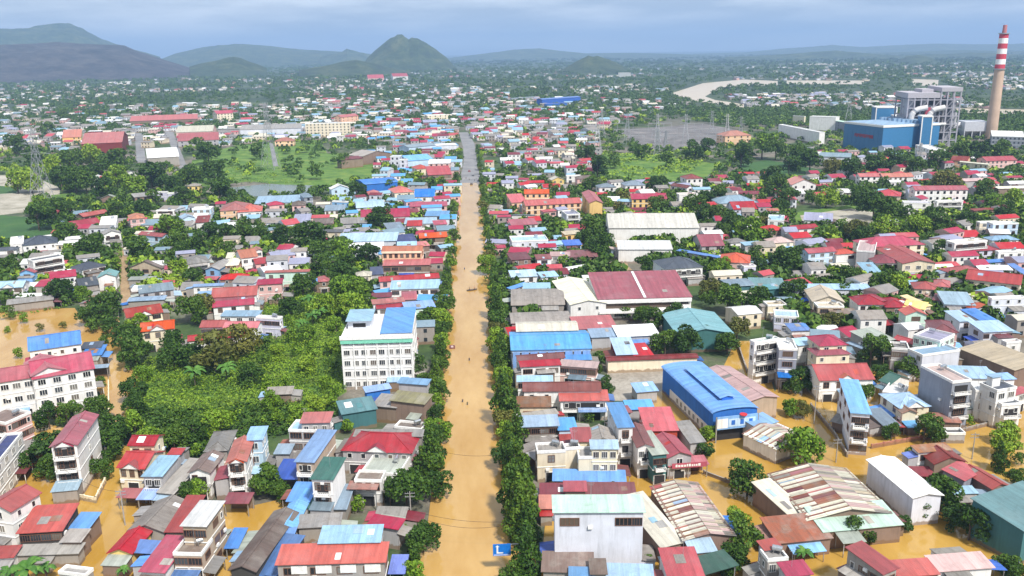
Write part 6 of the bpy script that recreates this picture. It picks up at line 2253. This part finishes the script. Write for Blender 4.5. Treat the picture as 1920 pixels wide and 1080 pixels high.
# the two rows along the main street: crown centre and width read at stations
ROW_L = [(812, 860, 46), (818, 805, 42), (822, 750, 42), (824, 700, 42), (828, 650, 42), (832, 600, 38), (836, 550, 34), (841, 500, 30), (845, 450, 27), (850, 400, 22), (854, 360, 18), (858, 320, 14), (863, 285, 11)]
ROW_R = [(968, 950, 64), (958, 860, 60), (950, 790, 56), (943, 735, 52), (938, 680, 48), (933, 630, 44), (928, 580, 40), (923, 530, 36), (917, 480, 30), (913, 430, 26), (909, 390, 22), (905, 350, 18), (901, 310, 15), (894, 275, 12)]
for row, kinds in ((ROW_L, 'bclblbc'), (ROW_R, 'cclcbclob')):
    t, i = 0.0, 0
    while t < len(row) - 1.001:
        k = int(t)
        f = t - k
        x, y, d = (row[k][j] * (1 - f) + row[k + 1][j] * f for j in range(3))
        kd = kinds[i % len(kinds)]
        d *= rnd.uniform(.74, 1.2)
        if rnd.random() < .06:
            t += .03
        tree_at(x + rnd.uniform(-.12, .12) * d, y, d * (.85 if kd == 'c' else 1.05), kd)
        TREES[-1]['street'] = True
        dy = d * (.42 if row is ROW_R else .6)
        t += max(.02, dy / abs(row[k + 1][1] - row[k][1]))
        i += 1
plant_trees(300)

# ------------------------------------------------------------------ undergrowth
undergrowth('undergrowth', px_poly('250 700 330 655 420 610 520 560 600 520 690 520 720 560 640 600 650 735 600 760 520 770 500 800 380 790 260 770'), 52000, 3.2, 'l', .30, 5, 'tangled bright green undergrowth in the plot west of the five-storey block', 4.5, .74)
undergrowth('undergrowth', px_poly('250 700 330 655 420 610 520 560 600 520 690 520 720 560 640 600 650 735 600 760 520 770 500 800 380 790 260 770'), 12000, 3.6, 'b', .32, 15, 'darker tangled shrubs between the banana palms of the plot', 9, .62)
undergrowth('undergrowth', px_poly('250 770 640 760 640 800 520 820 420 870 260 830 200 820'), 9000, 2.6, 'b', .5, 6, 'dark green shrubs behind the flooded houses', 5, .75)
undergrowth('undergrowth', px_poly('1120 330 1130 285 1250 285 1330 300 1290 325 1180 335'), 3500, 3.0, 'l', 1.1, 7, 'green shrubs in the meadow near the switch yard', 14, .55)
undergrowth('undergrowth', px_poly('130 470 230 465 225 560 140 575 0 600 0 560 110 545'), 6000, 1.8, 'l', .5, 8, 'weeds and low bushes beside the muddy lane', 6, .6)
undergrowth('undergrowth', px_poly('1480 440 1600 425 1720 420 1840 430 1780 460 1600 470 1500 470'), 6000, 2.6, 'b', .7, 9, 'green thicket below the playing field', 8, .8)
undergrowth('undergrowth', px_poly('100 345 200 320 330 340 420 310 560 320 560 345 400 350 330 380 180 370'), 4500, 2.2, 'l', .6, 10, 'thicket between the fields west of the town', 9, .55)

# ------------------------------------------------------------------ the rest of the town and the far woods, too many and too small to part
DENS_H = [  # polygon in photo pixels, houses wanted, palette bias
    ('700 205 865 205 862 290 845 420 700 420 690 300', 130, 'blue'), ('900 200 1120 205 1110 300 1100 420 1120 560 940 700 915 420', 130, 'red'),
    ('0 195 560 195 560 262 400 270 230 280 0 285', 340, 'grey'), ('540 150 960 160 960 260 560 262', 520, 'grey'), ('940 180 1300 190 1130 240 1110 330 960 300', 190, 'grey'),
    ('1120 345 1500 325 1920 330 1920 560 1440 480 1130 420', 155, 'red'), ('1300 480 1920 520 1920 760 1600 700 1500 600 1330 600', 45, 'grey'),
    ('60 400 700 380 700 470 560 520 480 600 250 520 60 600', 100, 'grey'), ('1500 270 1920 300 1920 345 1640 330', 40, 'red'),
    ('640 360 860 360 830 640 700 640 690 480', 50, 'blue'), ('930 560 1070 560 1010 860 985 860', 40, 'red'), ('0 135 1920 118 1920 205 1300 200 960 160 540 160 0 195', 1300, 'far')]
HP, HF, HM = [], [], []
PAL = ['crimson', 'red', 'blue', 'pale', 'grey', 'white', 'fibro', 'maroon', 'steel', 'cream', 'lilac', 'pinkred']
WPAL = ['white', 'cool', 'grey', 'cream', 'pink', 'concrete']
BIAS = {'blue': [2, 2, 3, 0, 3, 4, 7, 8, 0], 'red': [0, 0, 1, 3, 4, 6, 11, 7, 10, 5], 'grey': [4, 4, 3, 6, 0, 5, 10, 8, 11, 9, 5, 4, 6, 9], 'far': [5, 4, 4, 6, 6, 9, 10, 11, 8, 4]}
cells = {}
def clash(x, y, r):
    for i in range(int((x - 25) // 25), int((x + 25) // 25) + 1):
        for j in range(int((y - 25) // 25), int((y + 25) // 25) + 1):
            for (a, b_, c_) in cells.get((i, j), ()):
                if (a - x) ** 2 + (b_ - y) ** 2 < (c_ + r) ** 2 * .72: return True
    return False
def mark(x, y, r): cells.setdefault((int(x // 25), int(y // 25)), []).append((x, y, r))
SBB = [(min(q[0] for q in s), max(q[0] for q in s), min(q[1] for q in s), max(q[1] for q in s)) for s in SHEETS]
def on_sheet(x, y, m=3.5):
    for s, (bx0, bx1, by0, by1) in zip(SHEETS, SBB):
        if not (bx0 - m < x < bx1 + m and by0 - m < y < by1 + m): continue
        for dx, dy in ((0, 0), (m, 0), (-m, 0), (0, m), (0, -m)):
            if inside(s, x + dx, y + dy): return True
    return False
for t in TREES: mark(t['x'], t['y'], t['r'] * .6)
rg = random.Random(11)
def small_house(x, y, W, D, h, rot, rc, wc, rows):
    base = len(HP)
    ca, sa = math.cos(rot), math.sin(rot)
    def P(a, b_, z):
        HP.append((x + a * ca - b_ * sa, y + a * sa + b_ * ca, z))
        return len(HP) - 1
    X, Y = W / 2, D / 2
    w = [P(-X, -Y, 0), P(X, -Y, 0), P(X, Y, 0), P(-X, Y, 0), P(-X, -Y, h), P(X, -Y, h), P(X, Y, h), P(-X, Y, h)]
    for k in range(4):
        j = (k + 1) % 4
        HF.append((w[k], w[j], w[j + 4], w[k + 4])); HM.append(len(PAL) + wc)
    rise = rg.choice((.32, .36, .42, .25)) * Y
    o = .35
    r = [P(-X - o, -Y - o, h + .02), P(X + o, -Y - o, h + .02), P(X + o, 0, h + rise), P(-X - o, 0, h + rise), P(X + o, Y + o, h + .02), P(-X - o, Y + o, h + .02)]
    HF.append((r[0], r[1], r[2], r[3])); HM.append(rc)
    HF.append((r[3], r[2], r[4], r[5])); HM.append(rc)
    HF.append((r[0], r[3], r[5], r[5])); HM.append(len(PAL) + wc)
    HF.append((r[1], r[4], r[2], r[2])); HM.append(len(PAL) + wc)
    for f in range(rows):
        z = h * (f + .55) / rows
        n = max(1, int(W / 3.2))
        for i in range(n):
            a = -X + W * (i + .5) / n
            q = [P(a - .6, -Y - .06, z - .7), P(a + .6, -Y - .06, z - .7), P(a + .6, -Y - .06, z + .7), P(a - .6, -Y - .06, z + .7)]
            HF.append(tuple(q)); HM.append(len(PAL) + len(WPAL))
for poly, want, bias in DENS_H:
    P_ = px_poly(poly)
    xs, ys = [p[0] for p in P_], [p[1] for p in P_]
    got = tries = 0
    while got < want and tries < want * 14:
        tries += 1
        px, py = rg.uniform(min(xs), max(xs)), rg.uniform(min(ys), max(ys))
        if not inside(P_, px, py): continue
        p = at(px, py, 3)
        s = scale_at(p)
        if bias == 'far' and vnoise(p[0], p[1], 330, 9) < .46: continue      # hamlets with open land between
        W, D = rg.uniform(6, 13), rg.uniform(6, 12)
        if s < 1.6: W, D = W * rg.uniform(.9, 1.6), D * rg.uniform(1.0, 1.5)
        h = rg.choice((3.2, 3.4, 3.8, 4, 6, 6.6, 7)) if s > 1.6 else rg.uniform(3, 6.5)
        r = max(W, D) * .5
        if blocked(p[0], p[1], r * .75) or on_sheet(p[0], p[1]) or clash(p[0], p[1], r): continue
        mark(p[0], p[1], r)
        rot = rg.choice((0, 0, 0, math.pi / 2, .2, -.25, .5)) + rg.uniform(-.08, .08)
        if abs(rot) > 1.2: W, D, rot = D, W, rot - math.pi / 2
        small_house(p[0], p[1], W, D, h, rot, rg.choice(BIAS[bias]), rg.choice((0, 0, 1, 1, 2, 3, 4, 5)), 0 if s < .9 else (1 if h < 5 else 2))
        got += 1
fa = np.array(HF)
me = bpy.data.meshes.new('distant_houses')
me.from_pydata(HP, [], [f if f[2] != f[3] else f[:3] for f in HF])
for c_ in PAL: me.materials.append(roof_mat(c_))
for c_ in WPAL: me.materials.append(wall_mat(c_))
me.materials.append(M_GLASS)
me.polygons.foreach_set('material_index', HM)
me.uv_layers.new(name='UVMap')
me.update()
add('distant_houses', me, kind='stuff', label='small houses of the far town beyond those one can tell apart')

OPEN = px_poly('350 288 720 284 715 352 590 358 350 356')
def woods(name, n, poly, seed, leaf, label, far=False, blk=True):
    P_ = px_poly(poly)
    xs, ys = [p[0] for p in P_], [p[1] for p in P_]
    rg2 = random.Random(seed)
    rs = np.random.default_rng(seed)
    pts = []
    tries = 0
    while len(pts) < n and tries < n * 6:
        tries += 1
        px, py = rg2.uniform(min(xs), max(xs)), rg2.uniform(min(ys), max(ys))
        if not inside(P_, px, py): continue
        p = at(px, py, 2)
        if inside(OPEN, px, py) and rg2.random() < .8: continue
        if vnoise(p[0], p[1], 60 if not far else 260, 4) < .36 and rg2.random() < .7: continue
        s = scale_at(p)
        r = max(rg2.uniform(2.2, 4.4), rg2.uniform(3.0, 5.5) / s)
        if blk and (blocked(p[0], p[1], r * .4) or on_sheet(p[0], p[1], r * .7) or clash(p[0], p[1], r * .35)): continue
        pts.append((p[0], p[1], r, min(r * 1.9, 13 + r * .25)))
    A = np.array(pts)
    m = 26 if far else 44
    k = len(A)
    d = rs.normal(0, 1, (k, m, 3))
    d /= np.linalg.norm(d, axis=2)[:, :, None]
    d[:, :, 2] = np.abs(d[:, :, 2]) * .9 - .1
    cen = np.stack([A[:, 0], A[:, 1], A[:, 3] * .45], 1)[:, None, :]
    ext = np.stack([A[:, 2], A[:, 2], A[:, 3] * .5], 1)[:, None, :]
    P3 = (cen + d * ext * rs.uniform(.6, 1.1, (k, m, 1))).reshape(-1, 3)
    sz = np.repeat(A[:, 2] * .30, m)
    a = d.reshape(-1, 3) + rs.normal(0, .5, (k * m, 3))
    a /= np.linalg.norm(a, axis=1)[:, None]
    t1 = np.cross(a, rs.normal(0, 1, (k * m, 3)))
    t1 /= np.linalg.norm(t1, axis=1)[:, None] + 1e-9
    t2 = np.cross(a, t1)
    s_ = (sz * rs.uniform(.6, 1.3, k * m))[:, None]
    v = np.stack([P3 - t1 * s_, P3 - t2 * s_ * .8, P3 + t1 * s_, P3 + t2 * s_ * .8], 1).reshape(-1, 3)
    add(name, np_mesh(name, v, np.arange(len(v)).reshape(-1, 4), [LEAF[leaf]]), kind='stuff', label=label)
woods('woodland', 4800, '-40 215 560 205 860 205 900 200 1130 200 1930 250 1930 600 1500 620 1300 500 1120 520 950 700 930 420 850 420 700 560 450 470 0 600', 21, 'b', 'trees and bushes between the far houses')
woods('woodland', 1300, '-40 280 560 250 860 250 900 200 1130 200 1930 250 1930 600 1300 480 930 420 850 420 700 520 0 560', 22, 'l', 'lighter green bushes between the far houses')
woods('far_woodland', 11000, '-60 122 300 122 640 122 1050 118 1960 112 1960 262 1300 220 900 235 560 240 -60 250', 23, 'b', 'far green woodland between the town and the hills', True)
woods('far_woodland', 1500, '-60 135 1960 122 1960 262 1300 200 900 190 560 190 -60 260', 24, 'c', 'lighter far woodland between the town and the hills', True)
woods('far_woodland', 2600, '1290 205 1420 205 1660 222 1960 216 1960 270 1500 235 1330 232', 25, 'b', 'woodland along the river by the power plant', True)
woods('far_woodland', 1500, '560 105 700 110 1340 105 1960 96 1960 116 1050 122 560 126', 26, 'b', 'woodland at the foot of the far hills', True, False)

# ------------------------------------------------------------------ smoke drifting over the far town
# ------------------------------------------------------------------ labels: each thing told by its look and by the landmark beside it
fwd = np.array((math.sin(YAW), math.cos(YAW)))
rgt = np.array((fwd[1], -fwd[0]))
groups = {}
for t in THINGS:
    p = np.array(t['p'])
    best = sorted(MARKS, key=lambda m: (m[1] - p[0]) ** 2 + (m[2] - p[1]) ** 2)[0]
    d = p - np.array(best[1:3])
    a, f = float(d @ rgt), float(d @ fwd)
    dist = math.hypot(a, f)
    rel = ('beyond' if f > 0 else 'in front of') if abs(f) > abs(a) else ('right of' if a > 0 else 'left of')
    groups.setdefault((best[0], rel, t['noun']), []).append((dist, t))
ORD = ['nearest', 'second', 'third', 'fourth', 'fifth', 'sixth', 'seventh', 'eighth', 'ninth', 'tenth', 'eleventh', 'twelfth', 'thirteenth', 'fourteenth', 'fifteenth', 'sixteenth', 'seventeenth', 'eighteenth', 'nineteenth', 'twentieth']
for (lm, rel, noun), ls in groups.items():
    ls.sort(key=lambda q: q[0])
    for i, (dist, t) in enumerate(ls):
        od = ORD[i] if i < len(ORD) else 'outer'
        txt = f"{t['txt']}, {od} {noun} {rel} the {lm}"
        w = txt.split()
        while len(w) > 16:
            # shorten the landmark from its end
            lmw = lm.split()
            k = len(w) - 16
            cut = ' '.join(lmw[:max(3, len(lmw) - k)])
            while cut.split()[-1] in ('a', 'an', 'the', 'of', 'with', 'under', 'in', 'by', 'and', 'to', 'on', 'at', 'above', 'beside', 'below', 'near', 'behind', 'for'):
                cut = ' '.join(cut.split()[:-1])
            txt = f"{t['txt']}, {od} {noun} {rel} the {cut}"
            w = txt.split()[:16] if len(txt.split()) > 16 else txt.split()
            txt = ' '.join(w)
            break
        t['o']['label'] = txt
print('TOWN things', len(THINGS), 'marks', len(MARKS), 'trees', len(TREES), 'windows', N_WIN[0], 'objects', len(COL.objects), 'houses', len(HP))
# ------------------------------------------------------------------ air
HAZE = True
if HAZE:
    m = bpy.data.materials.new('air')
    m.use_nodes = True
    t = m.node_tree
    t.nodes.clear()
    o_ = t.nodes.new('ShaderNodeOutputMaterial')
    v_ = t.nodes.new('ShaderNodeVolumePrincipled')
    v_.inputs['Color'].default_value = (.42, .64, 1.0, 1)
    v_.inputs['Density'].default_value = 0.000108
    v_.inputs['Anisotropy'].default_value = 0.0
    t.links.new(v_.outputs['Volume'], o_.inputs['Volume'])
    b = MB()
    b.box(-23000, 23000, -600, 27000, -2, 560)
    hz = b.obj('haze', m, kind='stuff', label='thin blue air over the whole valley')
